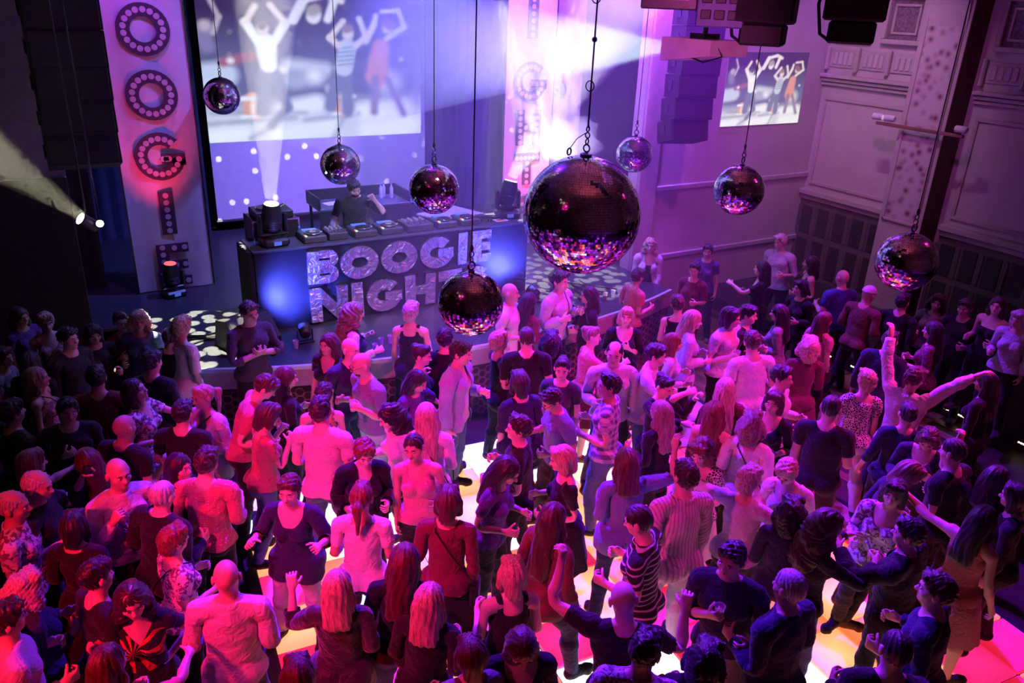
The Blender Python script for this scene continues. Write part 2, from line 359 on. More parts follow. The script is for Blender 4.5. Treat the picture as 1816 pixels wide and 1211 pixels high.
# proscenium: dark on the left of the stage, light plaster on the right
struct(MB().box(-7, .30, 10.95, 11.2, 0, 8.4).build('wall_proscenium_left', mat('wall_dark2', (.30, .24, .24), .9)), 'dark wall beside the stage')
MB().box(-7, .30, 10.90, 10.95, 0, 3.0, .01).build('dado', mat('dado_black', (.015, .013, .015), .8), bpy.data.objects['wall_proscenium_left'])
wf = struct(MB().box(8.75, 13.0, 10.5, 10.75, 0, 8.4).build('wall_proscenium_right', plaster), 'light plaster wall beside the stage')
MB().box(8.75, 9.15, 10.44, 10.5, 0, 8.4, .015).build('pilaster', plaster2, wf)
for zz_ in (.95, 2.2): MB().box(9.15, 13, 10.45, 10.5, zz_, zz_+.09, .012).build('moulding', plaster2, wf)
wr = struct(MB().box(13.0, 13.25, -2.5, 10.75, 0, 8.4).build('wall_right', plaster), 'ornate plaster side wall with panels and coffers')
def rw(name, y0, y1, z0, z1, d0, d1, m, b=.012, par=None):
    o = MB().box(13-d1, 13-d0, y0, y1, z0, z1, b).build(name, m, par or wr); return o
for y0, y1 in ((8.55, 10.5), (5.55, 7.55), (2.6, 4.6), (-.4, 1.6)):     # a bay between two piers
    rw('ledge', y0-.05, y1, 1.88, 1.98, 0, .14, plaster2); rw('ledge', y0-.05, y1, 1.78, 1.87, 0, .07, plaster2, .01)
    for z0, z1 in ((2.08, 2.14), (3.66, 3.72)): rw('panel_frame', y0, y1-.1, z0, z1, 0, .035, plaster2, .008)
    for yy in (y0, y1-.16): rw('panel_frame', yy, yy+.06, 2.14, 3.66, 0, .035, plaster2, .008)
    for k, (z0, d) in enumerate(((3.92, .06), (3.99, .10), (4.06, .15))): rw('cornice', y0-.05, y1, z0, z0+.06, 0, d, plaster2, .01)
    n = 3
    for q in range(n):      # small relief panels with brackets between them, coffers above
        a = y0+.05+q*(y1-y0-.05)/n; b_ = a+(y1-y0-.05)/n-.08
        f = rw('relief_panel', a, b_, 4.24, 4.56, 0, .025, plaster2, .01)
        for r in range(4):
            c = a+.06+r*(b_-a-.12)/4
            rw('relief', c+.01, c+(b_-a-.12)/4-.02, 4.29, 4.51, .025, .05, plaster, .015, f)
        rw('bracket', b_+.005, b_+.075, 4.18, 4.60, 0, .09, plaster2, .02)
    for q in range(2):
        a = y0+.10+q*(y1-y0-.05)/2; b_ = a+(y1-y0-.05)/2-.18
        fr = MB()
        for y_0, y_1, z_0, z_1 in ((a, b_, 4.70, 4.78), (a, b_, 5.42, 5.50), (a, a+.08, 4.78, 5.42), (b_-.08, b_, 4.78, 5.42)): fr.box(12.90, 13, y_0, y_1, z_0, z_1, .012)
        cf = fr.build('coffer_frame', plaster2, wr)
        rw('coffer_field', a+.08, b_-.08, 4.78, 5.42, -.02, .02, mat('coffer_field', (.22, .14, .16), .8, var=.5, scale=26, bump=1.0), .005, cf)
        fr = MB()
        for y_0, y_1, z_0, z_1 in ((a+.14, b_-.14, 4.86, 4.90), (a+.14, b_-.14, 5.30, 5.34), (a+.14, a+.18, 4.90, 5.30), (b_-.18, b_-.14, 4.90, 5.30)): fr.box(12.95, 12.985, y_0, y_1, z_0, z_1, .008)
        fr.build('inner_frame', plaster2, cf)
    # wainscot: dark square panels in two rows
    rw('wainscot_board', y0-.05, y1, 0, 1.78, 0, .03, wainscot, .005)
    for zz0, zz1 in ((1.12, 1.66), (.34, 1.02)):
        k = 5; wd = (y1-y0)/k
        for q in range(k): rw('wainscot_panel', y0+q*wd+.07, y0+(q+1)*wd-.07, zz0, zz1, .02, .045, panel_dark, .012)
        for q in range(k+1): rw('stile', y0+q*wd-.03, y0+q*wd+.03, zz0, zz1, .03, .055, wainscot, .01)
# piers: ornamented face towards the hall, brown side towards the balcony with its shade in the colour, arch band above
orn = bpy.data.materials.new('pier_ornament'); MATS['pier_ornament'] = orn
nt, N, L, b = nodes_of(orn); b.inputs['Roughness'].default_value = .8
tc = N.new('ShaderNodeTexCoord'); v = N.new('ShaderNodeTexVoronoi'); v.inputs['Scale'].default_value = 7; L.new(tc.outputs['Object'], v.inputs['Vector'])
L.new(ramp(N, L, v.outputs['Distance'], [(.12, (.16, .05, .07)), (.34, (.42, .30, .30)), (.6, (.55, .47, .44))]), b.inputs['Base Color'])
for y0 in (7.65, 4.7, 1.7):
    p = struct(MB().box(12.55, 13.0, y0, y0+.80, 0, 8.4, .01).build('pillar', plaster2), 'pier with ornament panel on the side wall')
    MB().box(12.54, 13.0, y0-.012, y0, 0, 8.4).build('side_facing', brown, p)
    MB().box(12.535, 12.55, y0+.10, y0+.70, 1.95, 8.3, .004).build('ornament_panel', orn, p)
    for yy in (y0+.07, y0+.69): MB().box(12.515, 12.55, yy, yy+.045, 1.9, 8.3, .008).build('ornament_border', plaster2, p)
    MB().box(12.515, 12.55, y0+.07, y0+.735, 1.9, 1.95, .008).build('ornament_border', plaster2, p)
    MB().box(12.48, 13.0, y0-.03, y0+.83, 0, .35, .02).build('plinth', wainscot, p)
    # arch rib springing from the pier's top over the hall
    rib = MB()
    for k in range(10):
        a0, a1 = k*math.pi/22, (k+1)*math.pi/22
        P = lambda a, r: (12.8-5.2+math.cos(a)*r, 4.9+math.sin(a)*r*.62)
        q = [P(a0, 4.95), P(a0, 5.2), P(a1, 5.2), P(a1, 4.95)]
        rib.prism([(x_, z_) for x_, z_ in q], y0+.05, y0+.75, 'xz')
    rib.build('arch_rib', plaster2, p)
# raised side aisle with light strips on its edge
aisle = struct(MB().box(10.42, 13.0, -2.5, 10.5, 0, .26, .01).build('floor_aisle', mat('aisle_floor', (.04, .03, .03), .6)), 'raised side aisle edged with light strips')
led = mat('led_strip', (.9, .8, .7), .3, emit=(1.0, .78, .55), strength=4.0)
for k, y0 in enumerate((7.45, 6.90, 5.12, 4.05, 2.6)):
    ln = (.34, .10, .55, .62, .7)[k]
    t = thing('led_strip', ['short row of warm step lights on the aisle edge by the blond dancer', 'tiny end of a warm step light row on the aisle edge', 'row of warm step lights on the aisle edge below the raised arms', 'row of warm step lights on the aisle edge at the frame edge', 'warm step light row out along the aisle edge'][k], 'light strip', (10.40, y0, .12), 0, 'step light strips')
    MB().box(-.012, .012, -ln/2-.02, ln/2+.02, 0, .03).build('rail', metal, t)
    d = MB()
    for q in range(int(ln/.035)): d.box(-.02, -.010, -ln/2+q*.035, -ln/2+q*.035+.022, .006, .024)
    o = d.build('light_row', led, t); o['kind'] = 'stuff'
# ---------------------------------------------------------------- stage
def stage_y(x): return 8.30+.058*(x-5.0)**2
xs = [(.95+7.45*i/46) for i in range(47)]
poly = [(x, stage_y(x)) for x in xs]+[(8.40, 10.6), (9.0, 15.4), (.30, 15.4), (.30, 10.9), (.95, 10.9)]
deck_m = plank_mat('stage_boards', (.055, .06, .075), (30, 2, 2), .38)
fascia_m = mat('stage_fascia', (.46, .34, .35), .55, var=.1); hexback = mat('grille_back', (.06, .035, .035), .8)
stage = struct(MB().prism(poly, .96, 1.0).build('floor_stage', deck_m), 'stage deck with a curved front edge')
for i in range(46):     # boards of the deck front and fascia follow the curve
    a = np.array((xs[i], stage_y(xs[i]))); c = np.array((xs[i+1], stage_y(xs[i+1])))
    n = np.array(((c-a)[1], -(c-a)[0])); n = n/np.linalg.norm(n)
    e = MB().prism([tuple(a+n*.02), tuple(c+n*.02), tuple(c-n*.03), tuple(a-n*.03)], .965, 1.012).build('edge_trim', mat('edge_metal', (.6, .6, .64), .35, .3), stage)
    MB().prism([tuple(a+n*.005), tuple(c+n*.005), tuple(c-n*.04), tuple(a-n*.04)], .74, .965).build('fascia_board', fascia_m, stage)
hx = MB(); hb = MB()
for i in range(46):
    a = np.array((xs[i], stage_y(xs[i]))); c = np.array((xs[i+1], stage_y(xs[i+1]))); n = np.array(((c-a)[1], -(c-a)[0])); n = n/np.linalg.norm(n)
    hb.prism([tuple(a-n*.02), tuple(c-n*.02), tuple(c-n*.06), tuple(a-n*.06)], 0, .74)
hb.build('grille_back', hexback, stage)
acc = 0.0; s = .0; R6 = .062
k = 0; x = 1.0
while x < 8.3:
    y = stage_y(x); sl = .116*(x-5.0); tn = np.array((1, sl)); tn = tn/np.linalg.norm(tn); nn = np.array((tn[1], -tn[0]))
    for r in range(7):
        zc = .06+r*R6*1.75+(R6*.875 if k % 2 else 0)
        if zc > .71: continue
        ring = []
        for rad, out in ((R6, .006), (R6*.80, .006), (R6*.80, -.018)):
            for q in range(6):
                a = math.pi/3*q; du = rad*math.cos(a); p = np.array((x, y))+tn*du+nn*out
                ring.append((p[0], p[1], min(.74, max(0, zc+rad*math.sin(a)))))
        F = []
        for q in range(6):
            j = (q+1) % 6; F.append((q, j, 6+j, 6+q)); F.append((6+q, 6+j, 12+j, 12+q))
        hx.add(ring, F)
    k += 1; x += tn[0]*R6*1.52
o = hx.build('hexagon_grille', mat('grille_brown', (.26, .15, .14), .6), stage); o['kind'] = 'stuff'
# ---------------------------------------------------------------- screens with the film still (flat picture, painted in code)
def film_still(nx, nz, tint, gain, shift):
    U, Vv = np.meshgrid(np.linspace(0, 1, nx)+shift, np.linspace(0, 1, nz)); P = np.stack([U*1.31, Vv], -1)
    img = np.zeros((nz, nx, 3))
    top = np.array((.050, .020, .10)); mid = np.array((.15, .15, .30)); low = np.array((.70, .74, .78))
    t = np.clip((Vv-.45)/.4, 0, 1)[..., None]; img += mid*(1-t)+top*t
    t = np.clip((.32-Vv)/.16, 0, 1)[..., None]; img = img*(1-t)+low*t
    rs = np.random.RandomState(3)
    def put(d, soft, col, al=1.0):
        nonlocal img
        m = (np.clip(.5-d/soft, 0, 1)*al)[..., None]; img = img*(1-m)+np.array(col)*m
    def cap(a, b, r, col, soft=.02, al=1.0, r2=None):
        a = np.array((a[0]*1.31, a[1])); b = np.array((b[0]*1.31, b[1])); ab = b-a
        q = P-a; tt = np.clip((q@ab)/max(ab@ab, 1e-9), 0, 1); d = np.linalg.norm(q-tt[..., None]*ab, axis=-1)-(r+((r2 or r)-r)*tt); put(d, soft, col, al)
    skin_ = (.85, .72, .66); white = (.93, .95, .98); jeans = (.20, .23, .38); dark = (.10, .09, .16)
    # floor: bright patches and dark streaks
    for a, b, r, c in (((.0, .03), (.22, .05), .05, white), ((.38, .04), (.62, .07), .06, white), ((.42, .20), (.55, .24), .06, white), ((.80, .04), (1, .06), .07, white), ((.78, .18), (.98, .20), .06, white)): cap(a, b, r, c, .06)
    for a, b in (((0, .12), (.45, .15)), ((.5, .13), (.75, .16)), ((.25, .02), (.36, .10)), ((.63, .0), (.70, .2)), ((.1, .2), (.5, .18))): cap(a, b, .012, (.30, .30, .42), .04, .8)
    # pale car-like shapes and lamps behind
    cap((.03, .42), (.15, .44), .085, (.62, .68, .82), .05); cap((.16, .52), (.28, .56), .03, (.40, .14, .22), .03); cap((.44, .50), (.60, .47), .045, (.66, .70, .80), .06); cap((.45, .40), (.56, .42), .06, (.45, .48, .62), .06)
    for u, v_, r in ((.55, .43, .035), (.90, .38, .06), (.19, .53, .015), (.62, .34, .02), (.97, .54, .012), (.41, .47, .02)):
        cap((u, v_), (u+.001, v_), r, (1, 1, 1), r*2.2)
    # drums
    for u in (.27, .68):
        cap((u, .20), (u, .27), .055, (.86, .40, .26), .02); cap((u-.05, .285), (u+.05, .285), .014, white, .02); cap((u, .20), (u, .24), .018, (1, .82, .70), .03); cap((u-.05, .165), (u+.05, .165), .01, white, .02)
    # far left dancer
    cap((.09, .70), (.10, .62), .045, (.26, .22, .40), .04); cap((.10, .745), (.101, .745), .035, (.55, .44, .52), .03); cap((.13, .70), (.16, .80), .014, (.55, .44, .52), .02); cap((.16, .80), (.13, .90), .012, (.55, .44, .52), .02)
    # dancer in white shirt, arms arched over the head
    cap((.33, .44), (.31, .20), .042, jeans, .03); cap((.37, .44), (.42, .22), .040, jeans, .03, r2=.03); cap((.42, .22), (.34, .10), .026, jeans, .03)
    cap((.345, .64), (.35, .50), .062, white, .02, r2=.048); cap((.31, .66), (.265, .77), .026, white, .02); cap((.265, .77), (.31, .87), .018, skin_, .02); cap((.385, .66), (.435, .77), .026, white, .02); cap((.435, .77), (.375, .88), .018, skin_, .02)
    cap((.335, .725), (.336, .735), .032, skin_, .02); cap((.333, .75), (.337, .755), .026, dark, .02)
    # woman above with both arms round her head
    cap((.56, .81), (.565, .825), .040, (.88, .82, .84), .02); cap((.555, .85), (.57, .86), .035, (.45, .36, .30), .03); cap((.47, .79), (.52, .92), .028, (.88, .82, .84), .02); cap((.52, .92), (.62, .955), .02, (.88, .82, .84), .02); cap((.62, .955), (.69, .92), .02, skin_, .02); cap((.66, .93), (.625, .80), .024, (.88, .82, .84), .02)
    # dancer in striped shirt
    cap((.66, .44), (.62, .22), .04, jeans, .03); cap((.70, .44), (.70, .18), .04, jeans, .03)
    cap((.71, .62), (.69, .48), .055, (.62, .68, .78), .02); 
    for q in range(5): cap((.665, .50+q*.028), (.735, .51+q*.028), .006, (.28, .32, .48), .012)
    cap((.715, .70), (.716, .715), .033, skin_, .02); cap((.71, .74), (.72, .745), .028, (.35, .22, .18), .02); cap((.67, .63), (.63, .68), .02, skin_, .02); cap((.63, .68), (.695, .79), .017, skin_, .02); cap((.75, .63), (.80, .69), .02, skin_, .02); cap((.80, .69), (.77, .81), .017, skin_, .02)
    cap((.80, .66), (.84, .77), .02, skin_, .02); cap((.84, .77), (.85, .83), .016, skin_, .02)
    # dancer in the red dress
    cap((.87, .62), (.85, .42), .055, (.80, .33, .28), .03, r2=.075); cap((.905, .75), (.906, .765), .034, skin_, .02); cap((.90, .79), (.92, .77), .036, (.28, .14, .14), .03); cap((.90, .68), (.99, .76), .018, skin_, .02); cap((.99, .76), (.96, .87), .015, skin_, .02); cap((.96, .87), (.88, .86), .013, skin_, .02); cap((.84, .40), (.83, .17), .026, (.30, .24, .38), .03); cap((.90, .40), (.98, .15), .024, (.30, .24, .38), .03)
    img = img*np.array(tint)*gain
    return np.clip(img, 0, 1.6)
def screen_mesh(name, w, h, nx, nz, tint, gain, shift):
    img = film_still(nx, nz, tint, gain, shift)
    X, Z = np.meshgrid(np.linspace(-w/2, w/2, nx), np.linspace(0, h, nz))
    V = np.stack([X, np.zeros_like(X), Z], -1).reshape(-1, 3)
    i = np.arange(nx*nz).reshape(nz, nx); F = np.stack([i[:-1, :-1], i[:-1, 1:], i[1:, 1:], i[1:, :-1]], -1).reshape(-1, 4)
    me = np_mesh(name, V, F); a = me.color_attributes.new('film', 'FLOAT_COLOR', 'POINT')
    a.data.foreach_set('color', np.concatenate([img.reshape(-1, 3), np.ones((nx*nz, 1))], 1).astype(np.float32).ravel())
    if 'film_picture' not in MATS:
        m = bpy.data.materials.new('film_picture'); MATS['film_picture'] = m; nt, N, L, b = nodes_of(m)
        at = N.new('ShaderNodeVertexColor'); at.layer_name = 'film'; b.inputs['Base Color'].default_value = (.05, .05, .05, 1); b.inputs['Roughness'].default_value = .9; b.inputs['Specular IOR Level'].default_value = 0
        L.new(at.outputs['Color'], b.inputs['Emission Color']); b.inputs['Emission Strength'].default_value = 1.0
    me.materials.append(MATS['film_picture']); return me
t = thing('projection_screen', 'large white projection screen behind the DJ showing dancers', 'screen', (4.80, 15.0, 1.15))
MB().box(-2.08, 2.08, .0, .02, 0.05, 6.2).build('screen_cloth', mat('screen_cloth', (.62, .60, .66), .9, var=.04), t)
MB().tube([(-2.1, .01, .05), (2.1, .01, .05)], .03, 8).build('bottom_bar', metal, t)
o = obj('film_picture', screen_mesh('film_picture', 4.07, 2.60, 170, 115, (.86, .92, 1.08), .86, .07), t); o.location = (-.045, -.006, 1.47); o['label'] = 'projected film still of dancers with raised arms'
t = thing('wall_projection', 'small bright projected picture of dancers on the plaster wall', 'screen', (11.47, 10.495, 3.24))
MB().box(-1.0, 1.0, -.008, 0, -.01, 1.26, .002).build('screen_board', plaster, t)
o = obj('film_picture', screen_mesh('film_picture', 1.98, 1.24, 170, 115, (1.0, .97, .90), .95, .035), t); o.location = (0, -.012, 0)
# dark masking drapes beside the screen
def drape(name, x0, x1, y, z0, z1, m, label, cat='drape', amp=.05, k=7, seed=0):
    n = max(12, int((x1-x0)*14)); V = []; F = []
    for i in range(n+1):
        x = x0+(x1-x0)*i/n; d = amp*math.sin(i*1.9+seed)
        V += [(x, y+d, z0), (x, y+d, z1)]
    for i in range(n): F.append((2*i, 2*i+2, 2*i+3, 2*i+1))
    V2 = [(a, b_+.02, c) for a, b_, c in V]; o_ = len(V); F += [tuple(o_+q for q in f[::-1]) for f in F]
    ob = MB().add(V+V2, F).build(name, m, None, True); return tag(ob, label, cat)
drape_m = mat('drape_navy', (.035, .04, .09), .95, var=.2, scale=4)
drape('drape', -1.6, 2.62, 15.2, 1.0, 8.2, drape_m, 'dark navy drape hanging behind the left banner', seed=1)
drape('drape', 6.98, 8.9, 15.1, 1.0, 8.2, drape_m, 'dark navy drape hanging between screen and right banner', seed=2)
drape('drape', 8.35, 9.2, 12.9, 1.0, 8.2, mat('drape_grey', (.30, .28, .33), .95), 'pale grey wing drape lit by the beams beside the right banner', seed=3)
drape('drape', -1.6, .62, 12.6, 1.0, 8.2, mat('drape_black', (.012, .012, .014), .95), 'black wing drape left of the banner', seed=4)
# ---------------------------------------------------------------- letters
def arc_poly(cx, cz, r0, r1, a0, a1, n):
    P = [(cx+r1*math.cos(a0+(a1-a0)*i/n), cz+r1*math.sin(a0+(a1-a0)*i/n)) for i in range(n+1)]
    Q = [(cx+r0*math.cos(a1-(a1-a0)*i/n), cz+r0*math.sin(a1-(a1-a0)*i/n)) for i in range(n+1)]
    return P+Q
def letter_pieces(ch, w, h, t):
    """convex pieces of a heavy geometric capital in a w x h box, lower left corner at 0,0"""
    rect = lambda x0, x1, z0, z1: [(x0, z0), (x1, z0), (x1, z1), (x0, z1)]
    ell = lambda a0, a1, n, r0=None: [[(w/2+(w/2)*math.cos(p), h/2+(h/2)*math.sin(p)), (w/2+(w/2)*math.cos(q), h/2+(h/2)*math.sin(q)), (w/2+(w/2-t)*math.cos(q), h/2+(h/2-t)*math.sin(q)), (w/2+(w/2-t)*math.cos(p), h/2+(h/2-t)*math.sin(p))] for p, q in [(a0+(a1-a0)*i/n, a0+(a1-a0)*(i+1)/n) for i in range(n)]]
    if ch == 'O': return ell(0, 2*math.pi, 28)
    if ch == 'G': return ell(math.radians(42), math.radians(352), 24)+[rect(w*.52, w, h*.36, h*.36+t*.75)]+[rect(w-t, w, h*.30, h*.40)]
    if ch == 'I': return [rect(0, w, 0, h)]
    if ch == 'E': return [rect(0, t, 0, h), rect(t, w, 0, t*.82), rect(t, w*.93, h/2-t*.40, h/2+t*.40), rect(t, w, h-t*.82, h)]
    if ch == 'H': return [rect(0, t, 0, h), rect(w-t, w, 0, h), rect(t, w-t, h/2-t*.45, h/2+t*.45)]
    if ch == 'T': return [rect(0, w, h-t*.95, h), rect(w/2-t/2, w/2+t/2, 0, h-t*.95)]
    if ch == 'N': return [rect(0, t, 0, h), rect(w-t, w, 0, h), [(t, h), (t, h*.60), (w-t, 0), (w-t, h*.40)][::-1] if False else [(t, h*.52), (w-t, 0), (w-t, h*.48), (t, h)]]
    if ch == 'B':
        r = h*.27; out = [rect(0, t, 0, h)]
        for cz in (h-r, r):
            out += [rect(t, w-r, cz+r-t*.72, cz+r), rect(t, w-r, cz-r, cz-r+t*.72)]
            n = 9
            for i in range(n):
                p, q = -math.pi/2+math.pi*i/n, -math.pi/2+math.pi*(i+1)/n
                out.append([(w-r+r*math.cos(p), cz+r*math.sin(p)), (w-r+r*math.cos(q), cz+r*math.sin(q)), (w-r+(r-t*.72)*math.cos(q), cz+(r-t*.72)*math.sin(q)), (w-r+(r-t*.72)*math.cos(p), cz+(r-t*.72)*math.sin(p))])
        return out
    if ch == 'S':
        out = []
        r = h*.275; tt = t*.8
        for cx, cz, a0, a1 in ((w/2, h-r, math.radians(35), math.radians(270)), (w/2, r, math.radians(-145), math.radians(90))):
            n = 12; rx_ = w/2
            for i in range(n):
                p, q = a0+(a1-a0)*i/n, a0+(a1-a0)*(i+1)/n
                out.append([(cx+rx_*math.cos(p), cz+r*math.sin(p)), (cx+rx_*math.cos(q), cz+r*math.sin(q)), (cx+(rx_-tt)*math.cos(q), cz+(r-tt)*math.sin(q)), (cx+(rx_-tt)*math.cos(p), cz+(r-tt)*math.sin(p))])
        return out
def ccw(p):
    return p if sum(p[i][0]*p[(i+1) % len(p)][1]-p[(i+1) % len(p)][0]*p[i][1] for i in range(len(p))) > 0 else p[::-1]
def letter_dots(ch, w, h, t, r):
    D = []
    def line(a, b, n):
        for i in range(n): D.append((a[0]+(b[0]-a[0])*i/max(1, n-1), a[1]+(b[1]-a[1])*i/max(1, n-1)))
    m = t/2
    if ch == 'O': D = [(w/2+(w/2-m)*math.cos(2*math.pi*i/17), h/2+(h/2-m)*math.sin(2*math.pi*i/17)) for i in range(17)]
    elif ch == 'G':
        D = [(w/2+(w/2-m)*math.cos(math.radians(50+i*20)), h/2+(h/2-m)*math.sin(math.radians(50+i*20))) for i in range(16)]; line((w-m*2.6, h*.45), (w*.56, h*.45), 3)
    elif ch == 'I': line((w/2, h*.09), (w/2, h*.91), 6)
    elif ch == 'E': line((m, h*.07), (m, h*.93), 6); line((m*2.9, h*.1), (w*.88, h*.1), 2); line((m*2.9, h*.5), (w*.85, h*.5), 2); line((m*2.9, h*.9), (w*.88, h*.9), 2)
    elif ch == 'H': line((m, h*.07), (m, h*.93), 6); line((w-m, h*.07), (w-m, h*.93), 6); line((w*.38, h/2), (w*.62, h/2), 2)
    elif ch == 'T': line((w*.1, h-m), (w*.9, h-m), 6); line((w/2, h*.08), (w/2, h*.68), 4)
    elif ch in 'NS' or ch == 'B': line((m, h*.07), (m, h*.93), 6); line((w-m, h*.07), (w-m, h*.93), 6); line((m+.1, h*.75), (w-m-.1, h*.25), 4)
    return D
ban_cloth = mat('banner_cloth', (.44, .41, .44), .9, var=.05, scale=5, bump=.2); ban_ink = mat('banner_ink', (.040, .014, .045), .8); ban_dot = mat('banner_dot', (.40, .30, .36), .8)
def banner(label, x0, x1, y, z0, z1, letters):
    t = thing('banner', label, 'banner', ((x0+x1)/2, y, z0), 0, 'tall stage banners'); w = x1-x0
    n = 10; V = []; F = []
    for i in range(n+1):
        for j in range(2): V.append((-w/2+w*i/n, .012*math.sin(i*1.3), 0 if j == 0 else z1-z0))
    for i in range(n): F.append((2*i, 2*i+2, 2*i+3, 2*i+1))
    F += [f[::-1] for f in F] if False else []
    MB().add(V, F).build('cloth', ban_cloth, t, True)
    MB().box(-w/2-.02, -w/2, -.01, .03, 0, z1-z0).build('side_tube', metal, t); MB().box(w/2, w/2+.02, -.01, .03, 0, z1-z0).build('side_tube', metal, t)
    for ch, zc, lw, lh, lt in letters:
        m = MB()
        for p in letter_pieces(ch, lw, lh, lt): m.prism(ccw([(a-lw/2, b_-lh/2) for a, b_ in p]), -.024, -.018, 'xz')
        o = m.build('letter', ban_ink, t); o.location = (0, 0, zc-z0)
        d = MB()
        for a, b_ in letter_dots(ch, lw, lh, lt, .035):
            d.prism([(a-lw/2+.040*math.cos(q*math.pi/5), b_-lh/2+.040*math.sin(q*math.pi/5)) for q in range(10)], -.028, -.023, 'xz')
        e = d.build('dot_print', ban_dot, o); e['kind'] = 'stuff'
banner('white banner with dark dotted letters reading BOOGIE left of the stage', 1.00, 2.03, 12.1, 1.02, 7.2, [('B', 6.30, .60, .66, .17), ('O', 5.45, .66, .66, .17), ('O', 4.61, .66, .66, .17), ('O', 3.78, .66, .66, .17), ('G', 2.96, .66, .66, .17), ('I', 2.16, .20, .62, .20), ('E', 1.39, .44, .64, .17)])
banner('white banner with dark dotted letters reading NIGHTS right of the DJ', 7.04, 8.00, 12.1, 1.02, 7.2, [('N', 5.7, .50, .64, .17), ('I', 4.90, .20, .66, .20), ('G', 3.88, .66, .66, .17), ('H', 3.12, .50, .60, .16), ('T', 2.40, .52, .56, .17), ('S', 1.62, .50, .60, .17)])
# ---------------------------------------------------------------- DJ desk
t = thing('dj_desk', 'long black DJ desk with mirrored lettering on its front', 'desk', (4.23, 9.95, 1.0))
deskm = mat('desk_cloth', (.010, .011, .022), .45, var=.2)
MB().box(-2.04, 2.04, 0, .05, 0, 1.07, .008).build('front_panel', deskm, t)
for sx in (-2.04, 2.0): MB().box(sx, sx+.04, .05, .60, 0, 1.07, .006).build('side_panel', deskm, t)
MB().box(-2.06, 2.06, -.03, .62, 1.07, 1.105, .008).build('desk_top', mat('desk_top', (.06, .06, .075), .35), t)
MB().box(-2.0, 2.0, .10, .60, .55, .58).build('shelf', deskm, t)
dd = MB(); n = 14
for i in range(n): dd.prism([(-2.10-.03*(i % 2), .02+.56*i/n), (-2.05, .02+.56*i/n), (-2.05, .02+.56*(i+1)/n), (-2.10-.03*((i+1) % 2), .02+.56*(i+1)/n)], .02, 1.09)
dd.build('side_drape', mat('drape_velvet', (.02, .018, .03), .9), t)
foil = bpy.data.materials.new('mirror_foil'); MATS['mirror_foil'] = foil
nt, N, L, b = nodes_of(foil); b.inputs['Metallic'].default_value = 1.0; b.inputs['Roughness'].default_value = .30; b.inputs['Base Color'].default_value = (.80, .82, .95, 1)
tc = N.new('ShaderNodeTexCoord'); no = N.new('ShaderNodeTexNoise'); no.inputs['Scale'].default_value = 9; no.inputs['Detail'].default_value = 4; no.inputs['Distortion'].default_value = 1.5; L.new(tc.outputs['Object'], no.inputs['Vector'])
bp = N.new('ShaderNodeBump'); bp.inputs['Strength'].default_value = .8; bp.inputs['Distance'].default_value = .05; L.new(no.outputs['Fac'], bp.inputs['Height']); L.new(bp.outputs['Normal'], b.inputs['Normal'])
sign = thing('mirror_sign', 'mirrored foil letters reading BOOGIE NIGHTS on the desk front', 'sign', (4.23, 9.945, 1.0))
rs = random.Random(4)
for ch, x0, x1, z0, z1 in (('B', 2.85, 3.27, 1.57, 2.03), ('O', 3.30, 3.84, 1.57, 2.03), ('O', 3.88, 4.42, 1.57, 2.03), ('G', 4.46, 4.99, 1.57, 2.03), ('I', 5.06, 5.21, 1.57, 2.05), ('E', 5.29, 5.61, 1.57, 2.05),
                           ('N', 2.86, 3.38, 1.04, 1.51), ('I', 3.44, 3.60, 1.04, 1.51), ('G', 3.65, 4.18, 1.04, 1.51), ('H', 4.23, 4.70, 1.04, 1.51), ('T', 4.74, 5.14, 1.04, 1.51), ('S', 5.18, 5.60, 1.04, 1.51)):
    m = MB(); tt = min(.165, (x1-x0)) if ch == 'I' else .155
    for p in letter_pieces(ch, x1-x0, z1-z0, tt if ch != 'I' else x1-x0):
        q = ccw([(a+x0-4.23, b_+z0-1.0) for a, b_ in p]); n0 = len(m.v)
        m.prism(q, -.045, -.004, 'xz')
        cx = sum(a for a, _ in q)/len(q); cz = sum(b_ for _, b_ in q)/len(q); gx, gz = rs.uniform(-.12, .12), rs.uniform(-.12, .12)
        for i in range(len(q)): v_ = m.v[n0+i]; m.v[n0+i] = (v_[0], v_[1]+gx*(v_[0]-cx)+gz*(v_[2]-cz), v_[2])
    m.build('letter', foil, sign)
